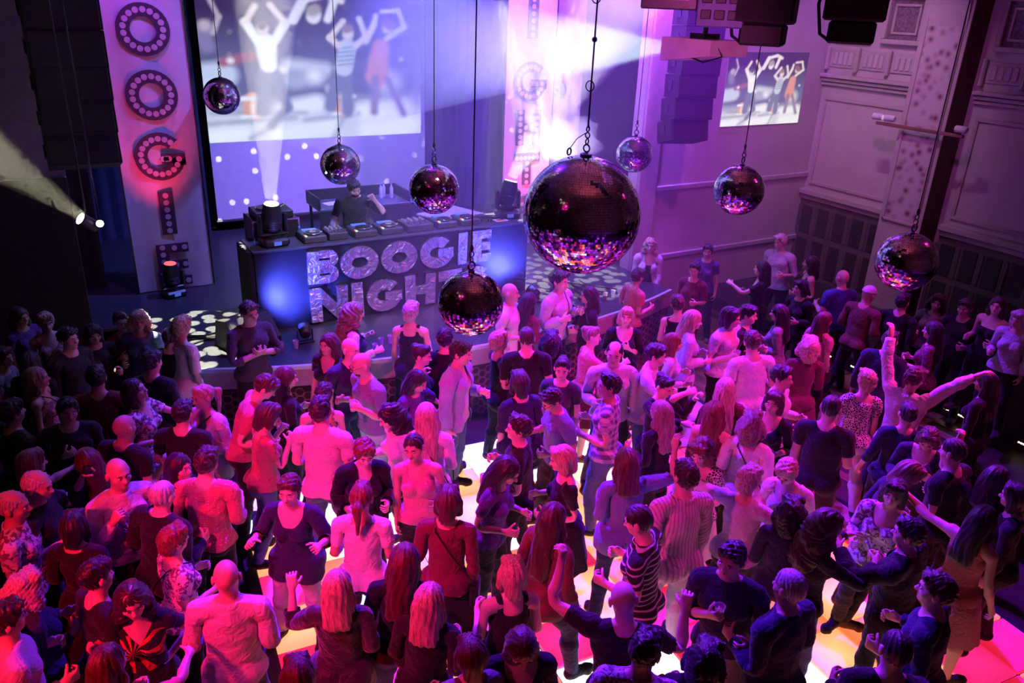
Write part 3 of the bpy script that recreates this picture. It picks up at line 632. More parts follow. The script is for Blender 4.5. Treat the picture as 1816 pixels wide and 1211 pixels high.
# ---------------------------------------------------------------- DJ equipment on the desk (z = 2.105)
DZ = 2.105
glow_blue = mat('led_blue', (.1, .2, .9), .3, emit=(.2, .4, 1.0), strength=.22); glow_red = mat('led_red', (.9, .1, .1), .3, emit=(1, .08, .05), strength=2.0); glow_green = mat('led_green', (.1, .8, .2), .3, emit=(.2, 1, .3), strength=1.5)
gearm = mat('gear_grey', (.09, .09, .10), .35, .3); knobm = mat('knob', (.5, .5, .52), .35, .4)
def player(label, x, y, w=.30, d=.38, big=True):
    t = thing('media_player', label, 'media player', (x, y, DZ), 0, 'players on the DJ desk')
    MB().box(-w/2, w/2, -d/2, d/2, 0, .09, .012).build('body', gearm, t)
    j = MB().lathe([(.105, .09), (.105, .108), (.085, .116), (.0, .116)], 24, (0, -.04, 0), cap=False).build('jog_wheel', plastic, t)
    MB().lathe([(.045, .116), (.045, .120), (0, .120)], 16, (0, -.04, 0), cap=False).build('jog_display', chrome, j)
    MB().torus((0, -.04, .108), .103, .006, 'z', 24, 6).build('jog_ring', chrome, j)
    MB().box(-w*.33, w*.33, d*.24, d*.42, .09, .112, .004).build('display', glow_blue, t)
    MB().box(w*.36, w*.42, -.14, .03, .09, .098).build('pitch_slot', plastic, t); MB().box(w*.34, w*.44, -.05, -.03, .095, .112, .003).build('pitch_fader', knobm, t)
    for k, c in enumerate((glow_green, glow_red)): MB().lathe([(.016, .09), (.016, .102), (0, .102)], 12, (-w*.40, -.16+.045*k, 0), cap=False).build('button', c, t)
def mixer(label, x, y, w=.32, d=.38):
    t = thing('dj_mixer', label, 'mixer', (x, y, DZ), 0, 'mixers on the DJ desk')
    MB().box(-w/2, w/2, -d/2, d/2, 0, .10, .01).build('body', gearm, t)
    for i in range(4):
        xx = -w*.34+i*w*.225
        for k in range(4): MB().lathe([(.013, .10), (.011, .122), (0, .122)], 10, (xx, .02+.042*k, 0), cap=False).build('knob', knobm, t)
        MB().box(xx-.004, xx+.004, -.13, -.02, .10, .103).build('fader_slot', black, t); MB().box(xx-.012, xx+.012, -.09+.02*i, -.075+.02*i, .10, .118, .003).build('fader_cap', chrome, t)
    MB().box(-.06, .06, -d*.45, -d*.43, .10, .103).build('crossfader_slot', black, t); MB().box(-.01, .012, -d*.46, -d*.42, .10, .118, .003).build('crossfader', chrome, t)
player('silver ringed media player beside the left moving light', 3.02, 10.20); mixer('small mixer between the first two players', 3.34, 10.19, .26, .32)
player('media player just under the bent arm of the DJ', 3.72, 10.20, .32); player('media player in front of the DJ, beside the mixer', 4.10, 10.20, .32)
mixer('wide mixer with rows of faders in the middle of the desk', 4.52, 10.20, .40, .40)
player('media player right of the wide mixer', 4.95, 10.20, .30); player('rightmost media player on the desk', 5.32, 10.20, .30)
t = thing('headphones', 'black headphones lying on the right part of the desk', 'headphones', (5.62, 10.16, DZ)); MB().torus((0, 0, .015), .085, .009, 'z', 24, 6).build('headband', plastic, t)
for sx in (-1, 1): MB().lathe([(.035, 0), (.04, .02), (.03, .04), (0, .045)], 14, (sx*.085, -.02, 0), cap=False).build('ear_cup', plastic, t)
t = thing('cable_bunch', 'loose black cables lying on the right part of the desk', 'cable', (5.8, 10.3, DZ))
for k in range(4): MB().tube([(.25*math.sin(k+q*.5)*.9, .12*math.cos(q*.9+k), .01+.004*(q % 2)) for q in range(9)], .006, 6).build('cable', cable_mat, t)
for k in range(5):
    xx = 2.75+.0*k
t = thing('paper_sheet', 'crumpled paper with red print by the right moving light', 'paper', (5.88, 10.12, DZ)); MB().box(-.10, .10, -.07, .07, 0, .006).build('sheet', mat('paper', (.75, .72, .72), .9), t); MB().box(-.07, .05, -.04, .03, .0062, .0072).build('red_print', mat('red_ink', (.6, .04, .04), .8), t)
# moving heads: base, yoke, head with lens
lens_m = mat('lens_lit', (1, 1, 1), .1, emit=(1.0, .96, .80), strength=14)
def moving_head(label, loc, rot, tilt, lit=lens_m, s=1.0):
    t = thing('moving_light', label, 'stage light', loc, rot, 'moving head lights')
    MB().box(-.17*s, .17*s, -.15*s, .15*s, 0, .11*s, .03*s).build('base', plastic, t); MB().box(-.05*s, .05*s, -.156*s, -.148*s, .03*s, .08*s).build('display', glow_blue, t)
    y = MB().lathe([(.10*s, .11*s), (.10*s, .14*s)], 18).box(-.19*s, .19*s, -.06*s, .06*s, .13*s, .17*s, .015*s)
    for sx in (-1, 1): y.box(min(sx*.19, sx*.145)*s, max(sx*.19, sx*.145)*s, -.06*s, .06*s, .15*s, .42*s, .02*s)
    y.build('yoke', plastic, t)
    h = MB().lathe([(.05*s, -.19*s), (.10*s, -.17*s), (.125*s, -.08*s), (.130*s, .02*s), (.12*s, .12*s), (.105*s, .18*s), (.10*s, .19*s)], 20)
    ho = h.build('head', plastic, t, True); ho.location = (0, 0, .36*s); ho.rotation_euler = tilt
    MB().lathe([(.092*s, .19*s), (.085*s, .197*s), (.0, .200*s)], 20, cap=False).build('lens', lit, ho)
    for k in range(4): MB().lathe([(.128*s, -.12*s+k*.03*s), (.133*s, -.115*s+k*.03*s), (.128*s, -.11*s+k*.03*s)], 20, cap=False).build('cooling_fin', metal, ho)
    return t
moving_head('moving light with an upright white beam on the left desk end', (2.50, 10.14, DZ), .1, (math.radians(8), 0, 0))
moving_head('moving light with a white beam on the right desk end', (6.07, 10.25, DZ), -.2, (math.radians(-6), math.radians(14), 0))
moving_head('moving light with a glowing red lens at the foot of the banner', (1.42, 11.85, 1.0), .3, (math.radians(6), 0, 0), glow_red, .9)
# flight case with a turntable on it
t = thing('flight_case', 'black flight case standing behind the left desk end', 'case', (2.62, 10.66, 1.0))
casem = mat('case_black', (.02, .02, .024), .45)
MB().box(-.30, .30, -.24, .24, 0, 1.36, .01).build('body', casem, t)
for sx in (-.30, .30):
    for sy in (-.24, .24): MB().box(sx-.012, sx+.012, sy-.012, sy+.012, 0, 1.365).build('corner_rail', chrome, t)
for zz_ in (.02, .9, 1.34): MB().box(-.305, .305, -.247, -.24, zz_, zz_+.025).build('edge_rail', chrome, t)
MB().box(-.06, .06, -.26, -.24, .55, .65, .008).build('latch', chrome, t)
t = thing('turntable', 'turntable on top of the black flight case', 'turntable', (2.62, 10.66, 2.36))
MB().box(-.25, .25, -.20, .20, 0, .10, .012).build('plinth', casem, t); MB().lathe([(.16, .10), (.16, .118), (.0, .120)], 26, (-.04, 0, 0), cap=False).build('platter', chrome, t)
MB().lathe([(.15, .120), (.15, .124), (0, .124)], 26, (-.04, 0, 0), cap=False).build('record', plastic, t); MB().tube([(.19, .13, .13), (.18, -.02, .14), (.10, -.10, .13)], .007, 6).build('tone_arm', chrome, t)
# table behind the DJ
t = thing('back_table', 'black table with raised rim behind the DJ', 'table', (4.62, 12.75, 1.0))
MB().box(-.80, .80, -.35, .35, .88, .92, .008).build('table_top', mat('table_blue', (.10, .11, .15), .4), t)
for a in (((-.80, .80), (.32, .35)), ((-.80, -.77), (-.35, .35)), ((.77, .80), (-.35, .35))): MB().box(*a[0], *a[1], .92, 1.10, .004).build('rim', casem, t)
MB().box(-.78, .78, -.34, -.30, .10, .88).build('front_board', casem, t)
for sx in (-.76, .72):
    for sy in (-.32, .28): MB().box(sx, sx+.04, sy, sy+.04, 0, .88).build('leg', casem, t)
paper = MATS['paper']
for k, (dx, dy, r) in enumerate(((-.45, .0, .2), (-.12, .08, -.25), (-.30, -.12, .05))):
    o = MB().box(-.15, .15, -.105, .105, 0, .003).build('paper_sheet', paper); o.location = (4.62+dx, 12.75+dy, 1.921+.003*k); o.rotation_euler = (0, 0, r)
    tag(o, ['white paper sheet lying at the far left of the back table', 'white paper sheet beside the head of the DJ on the back table', 'white paper sheet on top of the others on the back table'][k], 'paper', 'papers on the back table')
bott = mat('bottle_clear', (.65, .75, .9), .08, var=.02, spec=.8, coat=.6); 
def bottle(label, loc):
    t = thing('water_bottle', label, 'bottle', loc, 0, 'water bottles')
    MB().lathe([(.028, 0), (.032, .01), (.032, .09), (.029, .10), (.032, .11), (.032, .17), (.013, .215), (.013, .235)], 14).build('body', bott, t, True); MB().lathe([(.015, .23), (.015, .25)], 12).build('cap', mat('cap_blue', (.15, .3, .8), .4), t)
    MB().lathe([(.0328, .055), (.0328, .088)], 14, cap=False).build('paper_band', mat('band_pale', (.5, .6, .85), .6), t)
for k, (dx, dy) in enumerate(((.42, .05), (.50, .12), (.60, .02))): bottle(['clear water bottle nearest the DJ on the back table', 'clear water bottle between two others on the back table', 'clear water bottle at the rim of the back table'][k], (4.62+dx, 12.75+dy, 1.92))
glassm = bpy.data.materials.new('clear_plastic'); MATS['clear_plastic'] = glassm
nt, N, L, b = nodes_of(glassm); b.inputs['Base Color'].default_value = (.9, .92, 1, 1); b.inputs['Roughness'].default_value = .12; b.inputs['Alpha'].default_value = .38; b.inputs['Specular IOR Level'].default_value = 1.0
beer = mat('beer', (.75, .42, .08), .2, spec=.5); water_m = mat('drink_pale', (.55, .5, .5), .15, spec=.6)
CUPN = 0
def cup(label, loc, fill=None, group='plastic cups', s=1.0):
    t = thing('plastic_cup', label, 'cup', loc, 0, group)
    MB().lathe([(.026*s, 0), (.028*s, .004*s), (.037*s, .105*s), (.039*s, .11*s), (.036*s, .105*s), (.027*s, .006*s)], 14, cap=False).build('cup_wall', glassm, t, True)
    MB().lathe([(.0, .002*s), (.027*s, .003*s)], 14, cap=False).build('base', glassm, t)
    if fill: MB().lathe([(.026*s, .006*s), (.0325*s, .07*s), (0, .07*s)], 14, cap=False).build('drink', beer if fill == 'beer' else water_m, t)
    return t
for k, (x, y) in enumerate(((2.27, 9.26), (2.45, 9.25), (3.44, 8.86), (3.58, 8.90), (3.64, 8.80), (3.30, 8.72), (7.15, 9.06), (7.33, 9.10), (7.48, 9.12))):
    cup(['empty plastic cup on the stage by the crossed arms man', 'plastic cup nearest the desk corner on the stage', 'small plastic cup on the stage edge behind the curly haired guest', 'tall plastic cup on the stage between two others', 'plastic cup on the stage beside the black tank top woman', 'plastic cup half hidden by the curly haired guest on the stage', 'plastic cup on the stage edge nearest the big mirror ball', 'middle plastic cup of three on the stage right side', 'plastic cup on the stage edge nearest the pink T-shirt woman'][k], (x, y, 1.0), 'beer' if k in (0, 6) else None, 'cups left on the stage')
t = thing('side_case', 'low case with a pale tilted top behind the desk, light dots on it', 'case', (5.85, 11.75, 1.0), .35)
MB().box(-.42, .42, -.34, .34, 0, .80, .01).build('body', casem, t); MB().box(-.44, .44, -.36, .36, .80, .83, .006).build('pale_top', mat('pale_top', (.45, .48, .6), .5), t)
# stage monitor wedge, par cans, cables on the stage
def wedge(label, loc, rot):
    t = thing('stage_monitor', label, 'speaker', loc, rot)
    MB().prism([(-.28, 0), (.28, 0), (.20, .36), (-.04, .40), (-.28, .12)], -.30, .30, 'xz').build('cabinet', casem, t)
    MB().prism([(-.275, .135), (-.262, .120), (-.035, .385), (-.050, .395)], -.27, .27, 'xz').build('grille', mat('grille_metal', (.04, .04, .045), .5, .5, bump=.6, scale=120), t)
    MB().tube([(.24, -.08, .2), (.27, -.08, .2), (.27, .08, .2), (.24, .08, .2)], .012, 6).build('handle', metal, t)
wedge('black stage monitor wedge beside the crossed arms man', (1.95, 9.62, 1.0), math.radians(110))
def par(label, loc, rot, tilt, lit, s=1.0):
    t = thing('par_lamp', label, 'stage light', loc, rot, 'lamps on the stage floor')
    MB().box(-.12*s, .12*s, -.10*s, .10*s, 0, .015).build('foot', metal, t)
    y = MB()
    for sx in (-1, 1): y.box(min(sx*.125, sx*.115)*s, max(sx*.125, sx*.115)*s, -.015, .015, .0, .20*s)
    y.box(-.125*s, .125*s, -.015, .015, .0, .02).build('bracket', metal, t)
    c = MB().lathe([(.05*s, -.12*s), (.085*s, -.10*s), (.095*s, .06*s), (.105*s, .10*s), (.095*s, .10*s)], 18).build('can', plastic, t, True); c.location = (0, 0, .19*s); c.rotation_euler = tilt
    MB().lathe([(.094*s, .096*s), (0, .104*s)], 18, cap=False).build('lens', lit, c)
blue_lens = mat('lens_blue', (.1, .1, 1), .2, emit=(.08, .15, 1.0), strength=6)
par('black par lamp on the stage right of the desk', (6.72, 9.72, 1.0), .6, (math.radians(60), 0, math.radians(60)), black, 1.3)
par('low blue lamp shining on the left desk front', (2.62, 9.42, 1.0), 0, (math.radians(-70), math.radians(25), 0), blue_lens, .8)
par('low blue lamp shining on the right desk front', (6.10, 9.45, 1.0), 0, (math.radians(-70), math.radians(-25), 0), blue_lens, .8)
light('uplight_blue_left', 'SPOT', (2.50, 9.35, 1.25), (2.75, 9.95, 1.50), (.07, .09, 1.0), 420, 95, .9, .05)
light('uplight_blue_right', 'SPOT', (6.10, 9.35, 1.25), (5.85, 9.95, 1.60), (.07, .09, 1.0), 420, 95, .9, .05)
light('uplight_red_banner', 'SPOT', (1.42, 11.30, 1.3), (1.42, 12.1, 3.6), (1.0, .02, .12), 330, 44, .9, .05)
light('uplight_red_banner_right', 'SPOT', (7.6, 11.5, 1.3), (7.55, 12.1, 2.6), (1.0, .03, .12), 240, 60, .9, .05)
light('downlight_violet_banner', 'SPOT', (1.3, 11.3, 6.4), (1.45, 12.1, 4.4), (.45, .06, 1.0), 260, 50, .9, .05)
t = thing('stage_cables', 'black cables running across the stage beside the desk', 'cable', (6.6, 9.4, 1.0))
rs = random.Random(9)
for k in range(6):
    p = [(rs.uniform(-.2, .5)+.1*q, rs.uniform(-.4, .4)+.05*q, .012) for q in range(6)]; MB().tube(p, .010, 6).build('cable', cable_mat, t)
t = thing('stage_cables', 'black cables running from the desk corner over the left stage', 'cable', (1.6, 9.9, 1.0))
for k in range(4):
    p = [(-.3+.2*q, .1*k+.08*math.sin(q*1.4+k), .012) for q in range(6)]; MB().tube(p, .011, 6).build('cable', cable_mat, t)
# ---------------------------------------------------------------- line arrays, hanging speakers, projector, lamps
grille_m = mat('speaker_grille', (.02, .02, .022), .6, .3, bump=.7, scale=150); cab = mat('speaker_cabinet', (.010, .010, .011), .6)
def line_array(label, x, y, ztop, zbot, w, n, rot, m1, m2):
    t = thing('line_array', label, 'speaker', (x, y, zbot), rot, 'hanging line arrays'); h = (ztop-zbot)/n
    for k in range(n):
        c = MB().prism([(-w/2, .0), (w/2, .0), (w/2, h-.012), (-w/2, h-.012)], -.30, .30, 'xz').build('cabinet', m1, t)
        zz_ = k*h; c.location = (0, .05*max(0, 3-k)**1.5*.4, zz_); c.rotation_euler = (math.radians(-5*max(0, 3-k)), 0, 0)
        MB().box(-w/2+.02, w/2-.02, -.315, -.30, .02, h-.03, .006).build('grille', m2, c)
        for sx in (-1, 1): MB().box(min(sx*w/2, sx*(w/2+.02)), max(sx*w/2, sx*(w/2+.02)), -.06, .10, h*.3, h*.7, .004).build('rigging_plate', metal, c)
    MB().box(-w/2, w/2, -.25, .25, ztop-zbot, ztop-zbot+.08, .01).build('bumper', metal, t)
    return t
line_array('big black line array speaker hanging left of the stage', .47, 9.75, 7.2, 3.30, .70, 11, 0.0, cab, grille_m)
line_array('curved line array speaker in the haze right of the stage', 9.02, 9.75, 7.0, 3.15, .62, 11, -.35, mat('array_cabinet', (.022, .012, .018), .7), mat('array_grille', (.024, .012, .02), .7))
def hang_box(label, loc, rot, s, rows=3):
    t = thing('hanging_speaker', label, 'speaker', loc, rot, 'speakers hung from the ceiling')
    w = .62*s
    MB().box(-w/2, w/2, -.28*s, .28*s, 0, .30*s, .015).build('lower_cabinet', cab, t); MB().box(-w/2-.10*s, w/2+.10*s, -.30*s, .30*s, .30*s, 1.3*s, .015).build('upper_cabinet', cab, t)
    MB().box(-w/2-.08*s, w/2+.08*s, -.315*s, -.30*s, .34*s, 1.26*s, .01).build('grille', grille_m, t)
    for sx in (-1, 1): MB().tube([(sx*w*.4, 0, 1.3*s), (sx*w*.4, 0, 3.5)], .012, 6).build('rigging_cable', metal, t)
    MB().tube([(-w/2-.11*s, -.1, 1.0*s), (-w/2-.18*s, -.1, .5*s), (-w/2-.10*s, -.1, .12*s), (-w/2+.02, -.1, .03*s)], .012, 6).build('power_cable', cable_mat, t)
hang_box('black hanging speaker above the projector', (4.38, 4.10, 4.93), -.95, .46); hang_box('black hanging speaker at the top right of the hall', (4.74, 3.68, 4.97), -.95, .46)
t = thing('truss_lamp_rack', 'blue lamp rack hanging over the projector', 'stage light', (4.20, 4.32, 5.03), -.9)
rackm = mat('rack_blue', (.10, .12, .30), .5)
MB().box(-.16, .16, -.12, .12, 0, .5, .01).build('housing', rackm, t)
for k in range(4):
    for q in range(3): MB().box(-.13+q*.09, -.06+q*.09, -.13, -.12, .05+k*.10, .11+k*.10, .006).build('vent_slot', black, t)
MB().box(-.55, -.16, -.10, .10, .10, .60, .01).build('case', plastic, t); MB().box(-.50, -.22, -.106, -.10, .16, .55, .004).build('panel', mat('panel_steel', (.25, .24, .3), .4, .6), t)
PJ = np.array((4.65, 5.22, 4.80))
t = thing('projector', 'white video projector hanging from the ceiling and throwing a beam', 'projector', tuple(PJ), math.atan2(15-5.22, 4.75-4.65))
pjm = mat('projector_white', (.70, .68, .70), .5)
MB().prism([(-.56, .02), (0, -.05), (0, .13), (-.56, .13)], -.19, .19, 'xz').build('housing', pjm, t)
MB().box(-.45, -.1, -.20, -.185, .0, .10, .006).build('vent', mat('vent_grey', (.18, .15, .18), .6), t)
MB().lathe([(.055, 0), (.06, .035), (.05, .04)], 18, (0, .05, .05), 'x').build('lens_tube', plastic, t); MB().lathe([(.045, .04), (0, .046)], 16, (0, .05, .05), 'x', cap=False).build('lens', mat('lens_projector', (1, 1, 1), .1, emit=(.9, 1, .95), strength=10), t)
MB().box(-.36, -.20, -.08, .08, .13, .17).build('mount_plate', metal, t); MB().tube([(-.28, 0, .17), (-.28, 0, 2.6)], .02, 8).build('ceiling_pole', metal, t); MB().tube([(-.5, .1, .13), (-.62, .12, .02), (-.45, .14, -.03), (-.3, .15, .0)], .007, 6).build('cable', cable_mat, t)
def lamp(label, loc, target, col, strength, s=1.0):
    t = thing('spot_lamp', label, 'stage light', loc, 0, 'small spot lamps'); d = Vector(target)-Vector(loc)
    q = d.to_track_quat('Z', 'Y').to_euler()
    c = MB().lathe([(.03*s, -.12*s), (.06*s, -.10*s), (.065*s, .06*s), (.07*s, .08*s)], 14).build('can', plastic, t, True); c.rotation_euler = q
    MB().lathe([(.06*s, .081*s), (0, .088*s)], 14, cap=False).build('lens', mat('lens_'+label.split()[0]+str(strength), (1, 1, 1), .2, emit=col, strength=strength), c)
    MB().tube([(0, 0, .06*s), (0, 0, 8.4-loc[2])], .010, 6).build('hanger', metal, t)
lamp('small white spot lamp with a beam at the dark left wall', (.36, 9.0, 2.90), (-1.2, 8.4, 4.2), (1.0, .95, .7), 30.0)
lamp('tiny second lamp beside the white spot at the left wall', (.47, 9.0, 2.88), (.3, 5, 3.5), (1.0, .95, .8), 8.0, .6)
lamp('violet lamp at the top edge above the stage', (6.15, 10.9, 5.35), (7.2, 11.8, 2.5), (.4, .1, 1.0), 5.0, 2.2)
t = thing('wall_lamp_bracket', 'bar with small lamps fixed to the ornamented pier', 'stage light', (12.45, 8.0, 3.45))
MB().box(-.06, .0, -.75, .80, 0, .05, .01).build('bar', mat('bracket_red', (.25, .09, .08), .5), t)
for k, yy in enumerate((.55, .78, -.70)):
    c = MB().lathe([(.04, -.10), (.055, -.06), (.055, .08)], 14, (-.06, yy, .13), 'y').build('lamp', pjm, t); MB().lathe([(.045, .081), (0, .09)], 12, (-.06, yy, .13), 'y', cap=False).build('lens', mat('lens_pale', (1, 1, 1), .2, emit=(.8, .75, 1), strength=2.0), c)
# ---------------------------------------------------------------- mirror balls
mirror = bpy.data.materials.new('mirror_tile'); MATS['mirror_tile'] = mirror
nt, N, L, b = nodes_of(mirror); b.inputs['Metallic'].default_value = 1.0; b.inputs['Roughness'].default_value = .06
tc = N.new('ShaderNodeTexCoord'); no = N.new('ShaderNodeTexNoise'); no.inputs['Scale'].default_value = 40; L.new(tc.outputs['Object'], no.inputs['Vector'])
L.new(ramp(N, L, no.outputs['Fac'], [(.3, (.60, .56, .60)), (.7, (.86, .84, .88))]), b.inputs['Base Color'])
core_m = mat('ball_core', (.03, .02, .03), .6)
def ball_meshes(R, s, seed):
    rs = np.random.RandomState(seed); V = []; F = []
    rows = int(round(math.pi*R/s))
    for i in range(rows):
        th = math.pi*(i+.5)/rows; n = max(3, int(round(2*math.pi*R*math.sin(th)/s)))
        ph = np.arange(n)*2*math.pi/n+rs.uniform(0, 6)
        d = np.stack([math.sin(th)*np.cos(ph), math.sin(th)*np.sin(ph), np.full(n, math.cos(th))], 1)
        e1 = np.stack([-np.sin(ph), np.cos(ph), 0*ph], 1); e2 = np.cross(d, e1)
        hw = .46*2*math.pi*R*math.sin(th)/n; hh = .46*s
        tl = rs.normal(0, .011, (n, 2))
        for a, c in ((-1, -1), (1, -1), (1, 1), (-1, 1)):
            V.append(d*(R+(tl[:, :1]*a*hw+tl[:, 1:]*c*hh))+e1*a*hw+e2*c*hh)
        q0 = len(F)
        F.append(n)
    # assemble
    VV = []; FF = []; o = 0; k = 0
    for n in F:
        blk = np.stack(V[k:k+4], 1).reshape(-1, 3); VV.append(blk); FF.append(np.arange(4*n).reshape(n, 4)+o); o += 4*n; k += 4
    VV = np.concatenate(VV); FF = np.concatenate(FF)
    c = VV[FF].mean(1); nr = np.cross(VV[FF[:, 1]]-VV[FF[:, 0]], VV[FF[:, 2]]-VV[FF[:, 0]]); fl = (nr*c).sum(1) < 0; FF[fl] = FF[fl][:, ::-1]
    me = np_mesh('mirror_tiles', VV, FF); me.materials.append(mirror)
    return me, MB().ball((0, 0, 0), R*.985, 40, 24).mesh('core', core_m, True)
BM = {1: ball_meshes(.5, .022, 1), 0: ball_meshes(.25, .019, 2)}
def mirror_ball(label, c, R, big, ztop=7.6, sag=(0, 0)):
    t = thing('mirror_ball', label, 'mirror ball', tuple(c), random.uniform(0, 6), 'mirror balls'); k = R/(.5 if big else .25)
    a = obj('mirror_tiles', BM[big][0], t); a.scale = (k,)*3; a['kind'] = 'stuff'; a2 = obj('core', BM[big][1], t); a2.scale = (k,)*3
    MB().lathe([(.05*R*2, R*.985), (.05*R*2, R*1.03), (.02, R*1.05)], 14).build('top_cap', metal, t)
    e = MB().torus((0, 0, R*1.05+.035), .03, .007, 'y', 16, 6); e.build('eyelet', metal, t)
    ch = MB()
    if big:
        MB().torus((.17, .0, R*.96+.03), .028, .007, 'x', 16, 6).build('eyelet', metal, t)
        MB().tube([(.17, 0, R*.96+.05), (.10, 0, R*1.05+.10), (.02, 0, R*1.1+.13)], .004, 5).build('safety_wire', metal, t)
        for q in range(3): ch.torus((0, 0, R*1.05+.09+q*.05), .022, .006, 'x' if q % 2 == 0 else 'y', 12, 5)
        for q in (.9, 1.7): ch.ball((0, 0, R+q), .022, 8, 6)
        for q in (.55, 1.2, 1.95): ch.torus((.012, 0, R+q), .04, .005, 'y', 12, 5)
        z0 = R*1.05+.2
    else:
        for q in range(2): ch.torus((0, 0, R*1.05+.085+q*.04), .020, .005, 'x' if q % 2 == 0 else 'y', 12, 5)
        ch.ball((0, 0, R*1.05+.17), (.014, .014, .03), 8, 6); z0 = R*1.05+.15
    ch.build('chain', metal, t)
    MB().tube([(0, 0, z0), (0, 0, ztop-c[2])], .007 if big else .005, 6).build('wire', cable_mat, t)
mirror_ball('biggest mirror ball hanging over the middle of the dance floor', (3.94, 5.41, 3.49), .5, 1)
for lab, c in (('silvery mirror ball in front of the left side of the screen', (2.39, 11.91, 3.77)), ('mirror ball hanging just above the head of the DJ', (3.33, 9.82, 3.15)), ('mirror ball in front of the desk, nearest below the screen edge', (3.42, 7.24, 3.37)),
               ('mirror ball covering the letters HTS of the desk sign', (2.69, 5.04, 3.01)), ('pink mirror ball behind and right of the biggest one', (7.18, 8.73, 3.25)), ('mirror ball hanging below the small wall picture', (6.06, 5.68, 3.48)),
               ('mirror ball at the far right by the brown pier', (6.26, 3.87, 3.23)), ('pale mirror ball lost in the projector beam', (8.7, 13.1, 3.63))):
    mirror_ball(lab, c, .25, 0)
# ---------------------------------------------------------------- people: template bodies
def smin(a, b, k):
    h = np.clip(0.5 + 0.5*(b-a)/k, 0, 1)
    return b*(1-h) + a*h - k*h*(1-h)
def sd_cone(P, a, b, ra, rb, sy=1.0):
    a = np.array(a, float); b = np.array(b, float)
    ab = b-a; L2 = ab@ab
    q = P-a
    t = np.clip((q@ab)/L2, 0, 1)
    d = q - t[..., None]*ab
    if sy != 1.0:
        d = d*np.array([1, sy, 1])
    return np.sqrt((d*d).sum(-1)) - (ra+(rb-ra)*t)
def sd_ell(P, c, r):
    q = (P-np.array(c))/np.array(r)
    k = np.sqrt((q*q).sum(-1))
    return (k-1.0)*min(r)*(1 if True else 1)*np.clip(0.6+0.4*k, 1, 1.6)
class Field:
    def __init__(s, lo, hi, h):
        s.lo = np.array(lo, float); s.h = h
        s.n = np.ceil((np.array(hi)-s.lo)/h).astype(int)+1
        s.g = np.full(s.n, 0.5, np.float32)
        s.ax = [s.lo[i]+h*np.arange(s.n[i]) for i in range(3)]
    def sub(s, lo, hi):
        i0 = np.maximum(0, np.floor((np.array(lo)-s.lo)/s.h).astype(int))
        i1 = np.minimum(s.n, np.ceil((np.array(hi)-s.lo)/s.h).astype(int)+1)
        sl = tuple(slice(a, b) for a, b in zip(i0, i1))
        P = np.stack(np.meshgrid(*[s.ax[i][sl[i]] for i in range(3)], indexing='ij'), -1)
        return sl, P
    def prim(s, f, lo, hi, k, cut=False, m=0.06):
        sl, P = s.sub(np.array(lo)-m, np.array(hi)+m)
        if P.size == 0: return
        d = f(P).astype(np.float32)
        s.g[sl] = -smin(-s.g[sl], d, k) if cut else smin(s.g[sl], d, k)
    def cone(s, a, b, ra, rb, k=.03, sy=1.0, cut=False):
        r = max(ra, rb); lo = np.minimum(a, b)-r; hi = np.maximum(a, b)+r
        s.prim(lambda P: sd_cone(P, a, b, ra, rb, sy), lo, hi, k, cut)
    def ell(s, c, r, k=.03, cut=False):
        s.prim(lambda P: sd_ell(P, c, r), np.array(c)-r, np.array(c)+r, k, cut)
def surface_nets(g, lo, h):
    neg = g < 0
    n = np.array(g.shape)
    cs = [(i, j, k) for i in (0, 1) for j in (0, 1) for k in (0, 1)]
    def corner(a, c):
        return a[c[0]:n[0]-1+c[0], c[1]:n[1]-1+c[1], c[2]:n[2]-1+c[2]]
    cnt = sum(corner(neg, c).astype(np.int8) for c in cs)
    act = (cnt > 0) & (cnt < 8)
    idx = np.argwhere(act)
    vid = np.full(act.shape, -1, np.int64); vid[act] = np.arange(len(idx))
    val = {c: g[idx[:, 0]+c[0], idx[:, 1]+c[1], idx[:, 2]+c[2]] for c in cs}
    acc = np.zeros((len(idx), 3)); num = np.zeros(len(idx))
    for c in cs:
        for ax in range(3):
            if c[ax] == 0:
                e = list(c); e[ax] = 1; e = tuple(e)
                a, b = val[c], val[e]
                m = (a < 0) != (b < 0)
                t = np.where(m, a/np.where(m, a-b, 1), 0)
                p = np.tile(np.array(c, float), (len(idx), 1)); p[:, ax] += t
                acc[m] += p[m]; num[m] += 1
    V = lo + h*(idx + acc/num[:, None])
    F = []
    for ax in range(3):
        o = [(1, 2), (2, 0), (0, 1)][ax]
        a = np.take(neg, range(n[ax]-1), ax); b = np.take(neg, range(1, n[ax]), ax)
        E = np.argwhere(a != b)
        ok = (E[:, o[0]] > 0) & (E[:, o[1]] > 0) & (E[:, o[0]] < n[o[0]]-1) & (E[:, o[1]] < n[o[1]]-1)
        E = E[ok]
        q = []
        for du, dv in ((-1, -1), (0, -1), (0, 0), (-1, 0)):
            w = E.copy(); w[:, o[0]] += du; w[:, o[1]] += dv
            q.append(vid[w[:, 0], w[:, 1], w[:, 2]])
        q = np.stack(q, 1)
        flip = ~neg[E[:, 0], E[:, 1], E[:, 2]]
        q[flip] = q[flip][:, ::-1]
        F.append(q)
    return V, np.concatenate(F)
